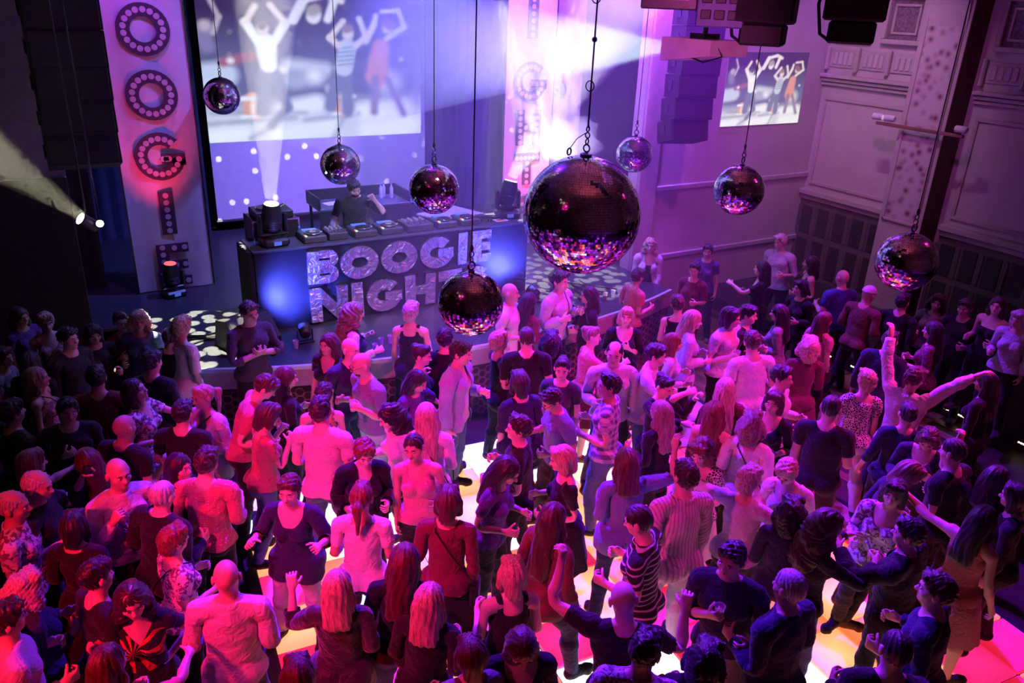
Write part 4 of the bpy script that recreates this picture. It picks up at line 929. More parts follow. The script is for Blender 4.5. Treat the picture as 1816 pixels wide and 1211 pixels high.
def decimate(V, F, ratio):
    me = np_mesh('tmp', V, F)
    o = bpy.data.objects.new('tmp', me); C.objects.link(o)
    m = o.modifiers.new('d', 'DECIMATE'); m.ratio = ratio
    dg = bpy.context.evaluated_depsgraph_get()
    ev = o.evaluated_get(dg); em = ev.to_mesh()
    v = np.zeros(len(em.vertices)*3, np.float32); em.vertices.foreach_get('co', v)
    em.calc_loop_triangles()
    f = np.zeros(len(em.loop_triangles)*3, np.int32); em.loop_triangles.foreach_get('vertices', f)
    ev.to_mesh_clear(); bpy.data.objects.remove(o); bpy.data.meshes.remove(me)
    return v.reshape(-1, 3).astype(float), f.reshape(-1, 3)
def unit(v):
    v = np.asarray(v, float); return v/np.linalg.norm(v)
AD = unit((.70, 0, -.714))           # rest direction of the arms
AP = unit((-.714, 0, -.70))          # palm side
def skeleton(fem):
    sh = .165 if fem else .19
    J = {}
    S = np.array([sh, -.012, 1.435])
    E_ = S+AD*.275; W = E_+AD*.245
    J['pelvis'] = ((0, 0, .97), (0, 0, 1.07), None)
    J['spine'] = ((0, 0, 1.07), (0, 0, 1.25), 'pelvis')
    J['chest'] = ((0, 0, 1.25), (0, -.01, 1.47), 'spine')
    J['neck'] = ((0, -.01, 1.48), (0, .005, 1.57), 'chest')
    J['head'] = ((0, .005, 1.575), (0, .005, 1.78), 'neck')
    for s, n in ((1, 'R'), (-1, 'L')):
        m = np.array([s, 1, 1])
        J['clav'+n] = (m*(.03, -.01, 1.44), m*S, 'chest')
        J['uarm'+n] = (m*S, m*E_, 'clav'+n)
        J['farm'+n] = (m*E_, m*W, 'uarm'+n)
        J['hand'+n] = (m*W, m*(W+AD*.09), 'farm'+n)
        for i, (dy, L) in enumerate(((.031, .070), (.0105, .079), (-.0105, .074), (-.031, .058))):
            r = W+AD*.088+np.array([0, dy, 0]); d = unit(AD+AP*.22+np.array([0, dy*2.2, 0])); d2 = unit(AD+AP*.75+np.array([0, dy*1.2, 0]))
            J['f%d%s' % (i, n)] = (m*r, m*(r+d*L*.52), 'hand'+n)
            J['g%d%s' % (i, n)] = (m*(r+d*L*.52), m*(r+d*L*.52+d2*L*.48), 'f%d%s' % (i, n))
        r = W+AD*.025+np.array([0, .03, 0]); d = unit(AD*.7+np.array([0, .62, 0])+AP*.35); d2 = unit(AD*.9+np.array([0, .25, 0])+AP*.4)
        J['f4'+n] = (m*r, m*(r+d*.045), 'hand'+n)
        J['g4'+n] = (m*(r+d*.045), m*(r+d*.045+d2*.036), 'f4'+n)
        hx = .098 if fem else .095
        J['thigh'+n] = (m*(hx, 0, .93), m*(.105, .012, .50), 'pelvis')
        J['shin'+n] = (m*(.105, .012, .50), m*(.112, -.02, .085), 'thigh'+n)
        J['foot'+n] = (m*(.112, -.02, .085), m*(.125, .16, .03), 'shin'+n)
    return {k: (np.array(a, float), np.array(b, float), p) for k, (a, b, p) in J.items()}
def body_prims(fem, J):
    """(bone, kind, args) of the right half and the middle"""
    T = []
    c = lambda bone, a, b, ra, rb, k=.03, sy=1.0: T.append((bone, 'c', (np.array(a, float), np.array(b, float), ra, rb, k, sy)))
    e = lambda bone, p, r, k=.03: T.append((bone, 'e', (np.array(p, float), np.array(r, float), k)))
    g = .86 if fem else 1.0
    if fem:
        e('pelvis', (0, -.008, .965), (.178, .122, .12), .05); e('spine', (0, 0, 1.12), (.128, .098, .15), .05)
        e('chest', (0, 0, 1.30), (.148, .105, .16), .05); e('chest', (.072, .082, 1.295), (.064, .060, .064), .03)
        e('pelvis', (.08, -.08, .92), (.092, .085, .095), .04)
    else:
        e('pelvis', (0, -.005, .965), (.168, .118, .12), .05); e('spine', (0, .004, 1.12), (.152, .112, .15), .05)
        e('chest', (0, 0, 1.30), (.172, .118, .17), .05); e('chest', (.082, .068, 1.335), (.085, .05, .066), .04)
        e('pelvis', (.076, -.075, .93), (.085, .08, .09), .04)
    S = J['uarmR'][0]; E_ = J['uarmR'][1]; W = J['farmR'][1]
    c('clavR', (0.0, -.012, 1.425), (S[0]-.015, S[1], S[2]-.012), .068*g, .058*g, .04)
    c('clavR', (.02, -.02, 1.50), (S[0]-.04, -.022, 1.445), .045*g, .045*g, .04)
    c('chest', (0, -.012, 1.40), (0, -.01, 1.46), .09*g, .06*g, .04)
    c('neck', (0, -.012, 1.46), (0, .004, 1.585), .058*g, .053*g, .02)
    # head
    e('head', (0, -.008, 1.688), (.076, .097, .097), .03); e('head', (0, .030, 1.618), (.056 if fem else .06, .066, .066), .03)
    e('head', (0, .078, 1.583), (.022, .020, .018), .02); e('head', (.042, .058, 1.642), (.026, .026, .024), .02)
    c('head', (.0, .086, 1.690), (.034, .074, 1.690), .013, .012, .012)
    c('head', (0, .088, 1.672), (0, .110, 1.640), .007, .0125, .008); e('head', (.012, .098, 1.637), (.009, .010, .008), .006)
    e('head', (0, .092, 1.6145), (.024, .011, .0065), .004); e('head', (0, .090, 1.604), (.020, .011, .0065), .004)
    e('head', (.083, -.008, 1.660), (.012, .023, .035), .005)
    # arm
    e('uarmR', S+AD*.02, np.array((.060, .060, .066))*g, .03)
    c('uarmR', S+AD*.03, E_, .050*g, .039*g, .02); c('farmR', E_, E_+AD*.09, .039*g, .042*g, .02); c('farmR', E_+AD*.09, W, .041*g, .026*g, .02)
    h = .93 if fem else 1.0
    c('handR', W+AD*.0, W+AD*.03, .025*h, .026*h, .01)
    for dy in (-.024, -.008, .008, .024):
        c('handR', W+AD*.022+np.array([0, dy*.75, 0]), W+AD*.086+np.array([0, dy*1.15, 0]), .0155*h, .0125*h, .012)
    c('handR', W+AD*.02+np.array([0, .018, 0])+AP*.004, W+AD*.05+np.array([0, .030, 0])+AP*.006, .017*h, .013*h, .012)
    for i in range(5):
        a, b, _ = J['f%dR' % i]; a2, b2, _ = J['g%dR' % i]
        r0 = (.0088 if i < 4 else .0115)*h
        c('f%dR' % i, a, b, r0, r0*.92, .004); c('g%dR' % i, a2, b2, r0*.92, r0*.78, .003)
    # leg
    K = J['thighR'][1]; A = J['shinR'][1]; Hh = J['thighR'][0]
    c('thighR', Hh+np.array((0, 0, -.01)), Hh*.5+K*.5, .092 if fem else .09, .072, .04); c('thighR', Hh*.5+K*.5, K, .072, .053, .03)
    c('shinR', K, K+(A-K)*.3+np.array((0, -.012, 0)), .051, .054, .03); c('shinR', K+(A-K)*.3+np.array((0, -.012, 0)), A, .054, .034, .03)
    c('footR', A+np.array((0, -.02, -.035)), A+np.array((.003, .02, -.03)), .042, .042, .02)
    c('footR', A+np.array((0, .01, -.04)), J['footR'][1]+np.array((0, 0, .003)), .042, .030, .02); c('footR', J['footR'][1]+np.array((-.02, -.03, .0)), J['footR'][1]+np.array((.02, -.035, 0)), .028, .026, .02)
    return T
def mirror_bone(b):
    return b[:-1]+'L' if b.endswith('R') else b
class Template: pass
def make_template(fem, ratios):
    J = skeleton(fem); T = body_prims(fem, J)
    h = .0055
    f = Field((-.0275, -.22, -.02), (.80, .26, 1.80), h)
    for bone, kind, a in T:
        if kind == 'c': f.cone(a[0], a[1], a[2], a[3], a[4], a[5])
        else: f.ell(a[0], a[1], a[2])
        mir = (a[0]*(-1, 1, 1), a[1]*(-1, 1, 1)) if kind == 'c' else (a[0]*(-1, 1, 1),)
        if kind == 'c' and min(a[0][0], a[1][0]) < .12: f.cone(mir[0], mir[1], a[2], a[3], a[4], a[5])
        if kind == 'e' and a[0][0] < .15 and a[0][0] > .001: f.ell(mir[0], a[1], a[2])
    f.ell(np.array((.033, .104, 1.668)), np.array((.020, .018, .013)), .008, cut=True)
    n0 = int(round(.0275/h))          # index of x = 0
    half = f.g[n0:]
    g = np.concatenate([half[:0:-1], half], 0)
    V, F = surface_nets(g, np.array((-(half.shape[0]-1)*h, f.lo[1], f.lo[2])), h)
    V[:, 2] = np.maximum(V[:, 2], 0.0)
    out = []
    names = list(J)
    for r in ratios:
        v, fc = decimate(V, F, r)
        t = Template(); t.J = J; t.names = names; t.V = v; t.F = fc; t.fem = fem
        D = np.full((len(v), len(names)), 9.0)
        for bone, kind, a in T:
            for side in (0, 1):
                if side and not (bone.endswith('R') or a[0][0] > .001): continue
                b = mirror_bone(bone) if side else bone
                P = v*np.array((-1, 1, 1)) if side else v
                d = sd_cone(P, a[0], a[1], a[2], a[3], a[5]) if kind == 'c' else sd_ell(P, a[0], a[1])
                i = names.index(b); D[:, i] = np.minimum(D[:, i], d)
        t.W = lbs_weights(D, names)
        t.dom = np.array(names)[np.argmin(D, 1)]
        # distance along limbs
        t.arm = np.full(len(v), -1.0); t.leg = np.full(len(v), -1.0)
        for s, n in ((1, 'R'), (-1, 'L')):
            S, E_ = J['uarm'+n][0], J['uarm'+n][1]; Wr = J['farm'+n][1]
            for k, b in enumerate(('uarm', 'farm')):
                a, bb, _ = J[b+n]; m = t.dom == b+n
                t.arm[m] = k+np.clip(((v[m]-a)@(bb-a))/((bb-a)@(bb-a)), 0, 1)
            m = np.array([x.endswith(n) and x[:4] in ('hand',) or (x[0] in 'fg' and x[1].isdigit() and x.endswith(n)) for x in t.dom]); t.arm[m] = 2.5
        out.append(t)
    return out
def lbs_weights(D, names):
    sig = np.array([.005 if (n[0] in 'fg' and n[1].isdigit()) else (.012 if n[:4] in ('hand', 'foot') else (.022 if n in ('head',) else .032)) for n in names])
    m = D.min(1, keepdims=True)
    W = np.exp(-np.minimum((D-m)/sig, 60))
    W[W < .01] = 0
    return W/W.sum(1, keepdims=True)
def rot_between(a, b):
    a = unit(a); b = unit(b); v = np.cross(a, b); c = a@b
    if c < -.9999:
        ax = unit(np.cross(a, (0, 1, .01))); return 2*np.outer(ax, ax)-np.eye(3)
    K = np.array([[0, -v[2], v[1]], [v[2], 0, -v[0]], [-v[1], v[0], 0]])
    return np.eye(3)+K+K@K/(1+c)
def rx(a):
    c, s = math.cos(a), math.sin(a); return np.array([[1, 0, 0], [0, c, -s], [0, s, c]])
def ry(a):
    c, s = math.cos(a), math.sin(a); return np.array([[c, 0, s], [0, 1, 0], [-s, 0, c]])
def rz(a):
    c, s = math.cos(a), math.sin(a); return np.array([[c, -s, 0], [s, c, 0], [0, 0, 1]])
def raxis(ax, a):
    ax = unit(ax); K = np.array([[0, -ax[2], ax[1]], [ax[2], 0, -ax[0]], [-ax[1], ax[0], 0]])
    return np.eye(3)+math.sin(a)*K+(1-math.cos(a))*K@K
# arm poses: upper-arm direction, forearm direction (x outwards, y forwards, z up), finger curl, palm turn
ARMS = {
 'down': ((.16, .02, -1), (.06, .22, -1), .5, 0), 'loose': ((.30, -.05, -1), (.16, .40, -.9), .5, 0),
 'bent': ((.22, -.08, -1), (-.18, .92, .12), .9, 0), 'hold': ((.20, .02, -1), (-.22, .85, .45), 1.15, 0),
 'fist': ((.42, .05, -.9), (-.02, .88, .42), 1.6, 0), 'fwd': ((.18, .55, -.8), (.02, 1, -.12), .4, 0),
 'chest': ((.22, .15, -1), (-.72, .52, .48), 1.0, 0), 'cross': ((.30, .36, -.95), (-.93, .30, .20), .7, 0),
 'face': ((.20, .40, -.9), (-.30, .42, .86), 1.0, 0), 'ear': ((.62, .42, -.35), (-.55, -.05, .85), .8, 0),
 'up': ((.45, .10, .88), (.22, .22, .95), .3, 0), 'upbent': ((.75, .25, .25), (-.12, .25, .97), .7, 0),
 'raised': ((.45, .28, -.45), (.10, .42, .90), .9, 0), 'wide': ((.66, .18, .72), (.66, .22, .70), .25, 0),
 'side': ((.93, .10, -.12), (.90, .30, .05), .4, 0), 'hip': ((.62, -.28, -.75), (-.62, .28, -.60), .8, 0),
 'back': ((.30, -.35, -.9), (-.10, -.10, -1), .5, 0), 'reach': ((.28, .80, -.45), (.05, .98, .10), .5, 0),
 'deck': ((.40, .35, -.85), (.25, .85, -.45), .4, 0), 'touch': ((.35, .62, -.30), (-.45, .70, .25), .6, 0),
 'embrace': ((.35, .85, -.10), (-.50, .85, .05), .6, 0), 'drink': ((.25, .25, -.95), (-.15, .70, .70), 1.2, 0),
 'low': ((.10, .18, -1), (-.10, .50, -.8), .6, 0), 'wave': ((.85, .15, .05), (.15, .30, .92), .3, 0),
}
def pose(t, p):
    """p: dict of pose values; returns posed positions of the template and a function for posing other rest points"""
    J = t.J; R = {}; O = {}
    lean = p.get('lean', 0); side = p.get('side', 0); tw = p.get('twist', 0)
    bend = p.get('squat', 0)
    R['pelvis'] = rz(p.get('hipyaw', 0)) @ rx(-lean*.35) @ ry(side*.3)
    R['spine'] = R['pelvis'] @ rx(-lean*.35) @ ry(side*.35) @ rz(tw*.5)
    R['chest'] = R['spine'] @ rx(-lean*.3) @ ry(side*.35) @ rz(tw*.5)
    hy, hp, hr = p.get('head', (0, 0, 0))
    R['neck'] = R['chest'] @ rz(hy*.4) @ rx(-hp*.45) @ ry(hr*.4)
    R['head'] = R['chest'] @ rz(hy) @ rx(-hp) @ ry(hr)
    for s, n in ((1, 'R'), (-1, 'L')):
        ua, fa, curl, _ = ARMS[p.get('arm'+n, 'down')] if isinstance(p.get('arm'+n, 'down'), str) else p['arm'+n]
        ua = unit(ua)*np.array((s, 1, 1)); fa = unit(fa)*np.array((s, 1, 1))
        up = max(0, ua[2]+.35)
        R['clav'+n] = R['chest'] @ ry(-s*min(.45, up*.4))
        rest = AD*np.array((s, 1, 1))
        B = R['chest']
        R['uarm'+n] = B @ rot_between(rest, ua)
        R['farm'+n] = B @ rot_between(ua, fa) @ rot_between(rest, ua)
        R['hand'+n] = R['farm'+n] @ raxis(rest, s*p.get('palm'+n, 0))
        curl = p.get('curl'+n, curl)
        ax = np.array((0, 1, 0))*s
        for i in range(5):
            if i < 4:
                R['f%d%s' % (i, n)] = R['hand'+n] @ raxis(ax, curl*(.75+.08*i))
                R['g%d%s' % (i, n)] = R['hand'+n] @ raxis(ax, curl*(1.6+.12*i))
            else:
                a2 = unit(np.cross(AP, AD))*np.array((1, 1, 1))
                R['f4'+n] = R['hand'+n] @ raxis(ax, curl*.35)
                R['g4'+n] = R['hand'+n] @ raxis(ax, curl*.7)
        lf, ls, kn = p.get('leg'+n, (0.0, .03, .04))     # thigh forward, outward, knee bend
        lf += bend; kn += bend*1.9
        Rt = rz(p.get('hipyaw', 0)) @ rx(lf) @ ry(-s*ls)
        R['thigh'+n] = Rt
        R['shin'+n] = Rt @ rx(-kn)
        R['foot'+n] = rz(p.get('hipyaw', 0)-s*p.get('toe', .18)) @ rx((lf-kn)*(.5 if kn > .6 else .15))
    O['pelvis'] = np.array((0, 0, 0.97))
    M = {}
    for b in t.names:
        a, e, par = J[b]
        if par is None: o = O[b]
        else: o = M[par][0] @ (a-J[par][0]) + M[par][1]
        M[b] = (R[b], o)
    gz = p.get('girth', 1.0)
    def fit(P, W):
        out = np.zeros_like(P)
        for i, b in enumerate(t.names):
            w = W[:, i]
            m = w > 0
            if m.any():
                out[m] += w[m, None]*((P[m]-J[b][0]) @ M[b][0].T + M[b][1])
        return out
    return fit, M
def vnormals(V, F):
    n = np.cross(V[F[:, 1]]-V[F[:, 0]], V[F[:, 2]]-V[F[:, 0]])
    N = np.zeros_like(V)
    for i in range(3): np.add.at(N, F[:, i], n)
    return N/np.maximum(np.linalg.norm(N, axis=1, keepdims=True), 1e-9)
def wrinkle(P, seed):
    r = np.random.RandomState(seed)
    o = np.zeros(len(P))
    for k, (fr, amp) in enumerate(((24, .9), (48, .8), (85, .55), (130, .35))):
        for q in range(2):
            d = r.normal(size=3)*np.array((1, 1, 1.3)); d = d/np.linalg.norm(d)*fr
            ph = r.uniform(0, 6.28); d2 = r.normal(size=3)*fr*.4
            o += amp*np.sin(P@d+ph+1.4*np.sin(P@d2))
    return o/3.0
# ---- hair templates (head in rest position)
def hair_field(style):
    f = Field((-.20, -.26, 1.12), (.20, .16, 1.86), .0065)
    def face(cy=.115, cz=1.628, r=(.070, .085, .098), k=.012):
        f.ell(np.array((0, cy, cz)), np.array(r), k, cut=True)
    def cutplane(y0, z0, ny, nz):
        sl, P = f.sub((-.2, -.26, 1.12), (.2, .16, 1.86))
        f.g[sl] = np.maximum(f.g[sl], ((P[..., 1]-y0)*ny+(P[..., 2]-z0)*nz-.016*np.clip(np.abs(P[..., 0])/.08, 0, 1.2)**3+.005*np.sin(P[..., 0]*130+40*P[..., 2])).astype(np.float32))
    if style in ('short', 'crop', 'quiff'):
        g = {'short': .011, 'crop': .005, 'quiff': .013}[style]
        f.ell(np.array((0, -.010, 1.690)), np.array((.078+g, .100+g, .098+g)))
        if style == 'quiff': f.cone(np.array((-.03, .06, 1.775)), np.array((.04, .05, 1.78)), .028, .028, .03)
        if style == 'short': f.cone(np.array((-.045, .065, 1.755)), np.array((.045, .062, 1.758)), .026, .026, .03)
        cutplane(.088, 1.738, .70, -.714)
    elif style == 'balding':
        f.ell(np.array((0, -.010, 1.685)), np.array((.085, .107, .100)))
        cutplane(.05, 1.72, .70, -.714)
        f.ell(np.array((0, .045, 1.785)), np.array((.066, .125, .066)), .01, cut=True)
    elif style in ('bob', 'pixie', 'curly', 'grown'):
        f.ell(np.array((0, -.014, 1.690)), np.array((.094, .114, .108)))
        if style == 'pixie':
            f.cone(np.array((-.04, .06, 1.765)), np.array((.05, .055, 1.76)), .032, .03, .03); f.ell(np.array((0, -.06, 1.62)), np.array((.07, .06, .06)), .03)
            face(.115, 1.625, (.076, .085, .105)); cutplane(.0, 1.6, .5, -.87)
        else:
            w = .030 if style == 'curly' else 0
            for s in (-1, 1):
                f.cone(np.array((s*.07, -.005, 1.66)), np.array((s*(.078+w*.5), .01, 1.575)), .040+w*.6, .036+w*.6, .03)
            f.cone(np.array((0, -.06, 1.66)), np.array((0, -.07, 1.565)), .075+w, .062+w, .03)
            f.cone(np.array((-.05, .058, 1.76)), np.array((.05, .058, 1.76)), .026+w*.4, .026+w*.4, .03)
            face(.122, 1.625, (.068, .090, .108))
    elif style in ('shoulder', 'long', 'verylong', 'wavy'):
        f.ell(np.array((0, -.014, 1.688)), np.array((.091, .112, .106)))
        w = .018 if style == 'wavy' else 0
        zb = {'shoulder': 1.43, 'long': 1.30, 'verylong': 1.20, 'wavy': 1.33}[style]
        for s in (-1, 1):
            f.cone(np.array((s*.066, -.01, 1.68)), np.array((s*.083, .0, 1.55)), .036, .036+w, .03)
            f.cone(np.array((s*.080, -.0, 1.56)), np.array((s*.095, -.045, max(zb, 1.40))), .034+w, .030+w, .03)
            f.cone(np.array((s*.040, -.070, 1.62)), np.array((s*.055, -.115, zb)), .056+w, .042+w, .04)
        f.cone(np.array((0, -.065, 1.66)), np.array((0, -.125, zb+.01)), .07+w, .045+w, .04)
        face(.122, 1.622, (.066, .092, .112))
    elif style in ('ponytail', 'bun'):
        f.ell(np.array((0, -.010, 1.690)), np.array((.086, .108, .104)))
        f.cone(np.array((-.03, .055, 1.768)), np.array((.03, .055, 1.768)), .022, .022, .03)
        cutplane(.090, 1.745, .66, -.75)
        if style == 'ponytail':
            f.cone(np.array((0, -.10, 1.70)), np.array((0, -.155, 1.66)), .026, .034, .02)
            f.cone(np.array((0, -.155, 1.66)), np.array((0, -.150, 1.44)), .038, .016, .03)
        else:
            f.ell(np.array((0, -.095, 1.745)), np.array((.048, .045, .045)), .02)
    elif style == 'cap':
        f.ell(np.array((0, -.006, 1.692)), np.array((.093, .115, .108)))
        sl, P = f.sub((-.2, -.26, 1.12), (.2, .16, 1.86)); f.g[sl] = np.maximum(f.g[sl], (1.70-P[..., 2]).astype(np.float32))
        f.cone(np.array((-.045, .10, 1.708)), np.array((.045, .10, 1.708)), .016, .016, .01); f.cone(np.array((-.03, .135, 1.702)), np.array((.03, .135, 1.702)), .012, .012, .02)
    V, F = surface_nets(f.g, f.lo, f.h)
    n = vnormals(V, np.concatenate([F[:, :3], F[:, [0, 2, 3]]]))
    ang = np.arctan2(V[:, 0], -V[:, 1]-.01+.05)
    if style == 'curly': V = V+n*(.011*np.sin(V[:, 0]*95+3*np.sin(V[:, 2]*60))*np.sin(V[:, 2]*85+2)*np.sin(V[:, 1]*90+1)+.006*np.sin(V@np.array((160, 140, -150))))[:, None]
    elif style == 'wavy': V = V+n*(.008*np.sin(ang*13+9*np.sin(V[:, 2]*22))+.006*np.sin(V[:, 2]*70+ang*4))[:, None]
    elif style in ('short', 'quiff', 'pixie'): V = V+n*(.005*np.sin(V@np.array((150, 60, 40))+3*np.sin(V@np.array((20, 70, 60))))+.004*np.sin(V@np.array((70, -120, 50))+2*np.sin(V[:, 2]*60)))[:, None]
    elif style != 'cap': V = V+n*(.0035*np.sin(ang*26+2.5*np.sin(V[:, 2]*14))+.003*np.sin(ang*11+V[:, 2]*20))[:, None]
    return decimate(V, F, min(1.0, 1500/len(F)))
def hair_weights(V, names):
    W = np.zeros((len(V), len(names)))
    a = np.clip((V[:, 2]-1.46)/.12, 0, 1)
    W[:, names.index('head')] = a; W[:, names.index('chest')] = (1-a)
    return W
TPL = {}
for _fem in (False, True):
    TPL[_fem] = make_template(_fem, (.085, .045))
HAIR = {}
def hair(style):
    if style not in HAIR: HAIR[style] = hair_field(style)
    return HAIR[style]
EYE_V, EYE_F = uv_ball(6, 4)
# ---------------------------------------------------------------- people: one figure
SKINS = {'fair': (.78, .52, .42), 'mid': (.62, .40, .30), 'tan': (.48, .29, .20), 'dark': (.25, .14, .09)}
HAIRC = {'blond': (.52, .38, .24), 'ash': (.26, .19, .14), 'brown': (.060, .030, .018), 'dark': (.022, .013, .010), 'black': (.008, .007, .008), 'red': (.17, .045, .02), 'grey': (.50, .48, .47), 'white': (.78, .75, .72), 'auburn': (.075, .022, .014)}
HW = {}
def clip_region(F, fld):
    """triangles of F where the vertex field is positive, cut cleanly along its zero line; returns triangles over old + new vertices and the new vertices as (a, b, t)"""
    pos = fld > 0
    n = pos[F].sum(1)
    out = [F[n == 3]]; new = []; cache = {}; tri = []
    base = len(fld)
    def cut(a, b):
        k = (a, b) if a < b else (b, a)
        if k not in cache:
            t = fld[k[0]]/(fld[k[0]]-fld[k[1]]); cache[k] = base+len(new); new.append((k[0], k[1], t))
        return cache[k]
    for f in F[(n == 1) | (n == 2)]:
        f = [int(x) for x in f]; q = []
        for i in range(3):
            a, b = f[i], f[(i+1) % 3]
            if pos[a]: q.append(a)
            if pos[a] != pos[b]: q.append(cut(a, b))
        for i in range(1, len(q)-1): tri.append((q[0], q[i], q[i+1]))
    if tri: out.append(np.array(tri))
    return np.concatenate(out), new
def shell(name, root, tpl, Vp, Np, fld, off, mat_, color, seed, amp=.004, loose=None, seal=None):
    F, new = clip_region(tpl.F, fld)
    if not len(F): return None
    R = tpl.V; o = np.full(len(R), off)+amp*wrinkle(R, seed)
    if loose is not None: o = o+loose
    sl = seal if seal is not None else np.zeros(len(R), bool)
    if new:
        A = np.array([q[0] for q in new]); B = np.array([q[1] for q in new]); t = np.array([q[2] for q in new])[:, None]
        mixv = lambda X: np.concatenate([X, X[A]*(1-t)+X[B]*t])
        ob_ = o[A]*(1-t[:, 0])+o[B]*t[:, 0]; ob_[sl[A]] = .0025
        o = np.concatenate([o, ob_]); R = mixv(R); Vp = mixv(Vp); Np = mixv(Np)
    used, inv = np.unique(F, return_inverse=True); f = inv.reshape(-1, 3)
    o = np.maximum(o[used], .002); R = R[used]
    me = np_mesh(name, Vp[used]+Np[used]*o[:, None], f); smooth(me)
    a = me.attributes.new('rest', 'FLOAT_VECTOR', 'POINT'); a.data.foreach_set('vector', R.astype(np.float32).ravel())
    me.materials.append(mat_)
    ob = obj(name, me, root); ob.color = (*color, 1); return ob
CUPS = []
def person(label, xy, head, h=1.75, fem=False, pose_=None, hair_=('short', 'brown'), skin='fair', top=None, bottom=None, shoes=(.02, .02, .02), jacket=None,
           girth=1.0, belly=0.0, lod=0, z=0.0, seed=0, glasses=False, beard=None, group=None, bag=None, at_head=False):
    """xy: feet; head: heading in degrees, 0 towards the stage (+y), 90 towards +x"""
    t = TPL[fem][lod]; p = pose_ or {}
    s = h/1.785
    root = thing('person', label, 'person', (xy[0], xy[1], z), -math.radians(head), group or 'guests at the party')
    fit, M = pose(t, p)
    P = t.V.copy()
    tw = t.W[:, [t.names.index(n) for n in ('pelvis', 'spine', 'chest')]].sum(1)
    gg = 1+(girth-1)*tw
    P[:, 0] *= gg; P[:, 1] *= gg
    lw = np.array([d[:4] in ('thig', 'shin', 'uarm', 'farm') for d in t.dom])
    if girth != 1.0:
        N0 = vnormals(P, t.F); P += N0*((girth-1)*.045*lw)[:, None]
    if belly: P[:, 1] += belly*np.exp(-((P[:, 2]-1.08)/.11)**2)*np.clip(P[:, 1]/.1, 0, 1)*tw
    V = fit(P, t.W)*s
    N = vnormals(V, t.F)
    z0 = V[:, 2].min(); V[:, 2] -= z0
    # ---- body: skin surface, eyes, brows
    rest_parts = [t.V]; vs = [V]; fs = [t.F]; mi = [np.zeros(len(t.F), np.int32)]
    lipf = (np.abs(t.V[:, 0]) < .027) & (np.abs(t.V[:, 2]-1.609) < .012) & (t.V[:, 1] > .083)
    mi[0][lipf[t.F].all(1)] = 3
    Rh, oh = M['head']; jh = t.J['head'][0]
    tohead = lambda Q: ((np.asarray(Q)-jh)@Rh.T+oh)*s-np.array((0, 0, z0))
    nv = len(V)
    for sx in (-1, 1):
        for c, r, k in (((sx*.033, .0855, 1.6675), (.0115, .0105, .0062), 1), ((sx*.033, .0925, 1.6675), (.0052, .0050, .0052), 2), ((sx*.034, .0955, 1.6905), (.0190, .0050, .0042), 2)):
            Q = EYE_V*np.array(r)+np.array(c)
            vs.append(tohead(Q)); rest_parts.append(Q); fs.append(EYE_F+nv); mi.append(np.full(len(EYE_F), k, np.int32)); nv += len(Q)
    me = np_mesh('body', np.concatenate(vs), np.concatenate(fs)); smooth(me)
    a = me.attributes.new('rest', 'FLOAT_VECTOR', 'POINT'); a.data.foreach_set('vector', np.concatenate(rest_parts).astype(np.float32).ravel())
    for m in (skin_mat(), mat('eye_white', (.85, .82, .8), .3), mat('eye_dark', (.02, .013, .01), .3), mat('lips', (.45, .12, .11), .4)): me.materials.append(m)
    me.polygons.foreach_set('material_index', np.concatenate(mi))
    b = obj('body', me, root); b.color = (*SKINS[skin], 1)
    # ---- clothes
    T = t.V; zz = T[:, 2]; dom = t.dom; ax = np.abs(T[:, 0])
    torso = np.array([d in ('pelvis', 'spine', 'chest') or d.startswith('clav') for d in dom])
    legs = np.array([d[:4] in ('thig', 'shin') for d in dom]); foot = np.array([d.startswith('foot') for d in dom])
    rn = np.hypot(T[:, 0], T[:, 1]+.01)
    mn, mx_ = np.minimum, np.maximum
    isarm = t.arm >= 0; bodyreg = torso | legs | isarm | (dom == 'neck')
    def top_mask(sleeve, neck, hem):
        m = np.where(isarm, (sleeve-t.arm)*.26, zz-hem)
        m = np.where(bodyreg, m, -.05)
        if sleeve <= 0.02: m = np.where(isarm, -.02, m); m = mn(m, mx_(.138-ax, 1.34-zz))
        if neck == 'crew': m = mn(m, mx_(1.465-zz, rn-.085))
        elif neck == 'collar': m = mn(m, mx_(1.515-zz, rn-.09))
        elif neck == 'v': m = mn(m, mx_(1.465-zz, rn-.085)); m = mn(m, mx_(.02-T[:, 1], 1.33+ax*1.35-zz))
        elif neck == 'scoop': m = mn(m, mx_(1.44-zz, rn-.105)); m = mn(m, mx_(-T[:, 1], np.hypot(ax, (zz-1.46)*.9)-.105))
        elif neck == 'tank': m = mn(m, mx_(1.39-zz, mn(ax-.075, .115-ax))); m = mn(m, np.where(dom == 'neck', -.02, 1))
        elif neck == 'vback': m = mn(m, mx_(1.44-zz, rn-.105)); m = mn(m, mx_(T[:, 1], 1.25+ax*1.6-zz))
        elif neck == 'strapless': m = mn(m, 1.36-zz)
        return m
    hems = .90
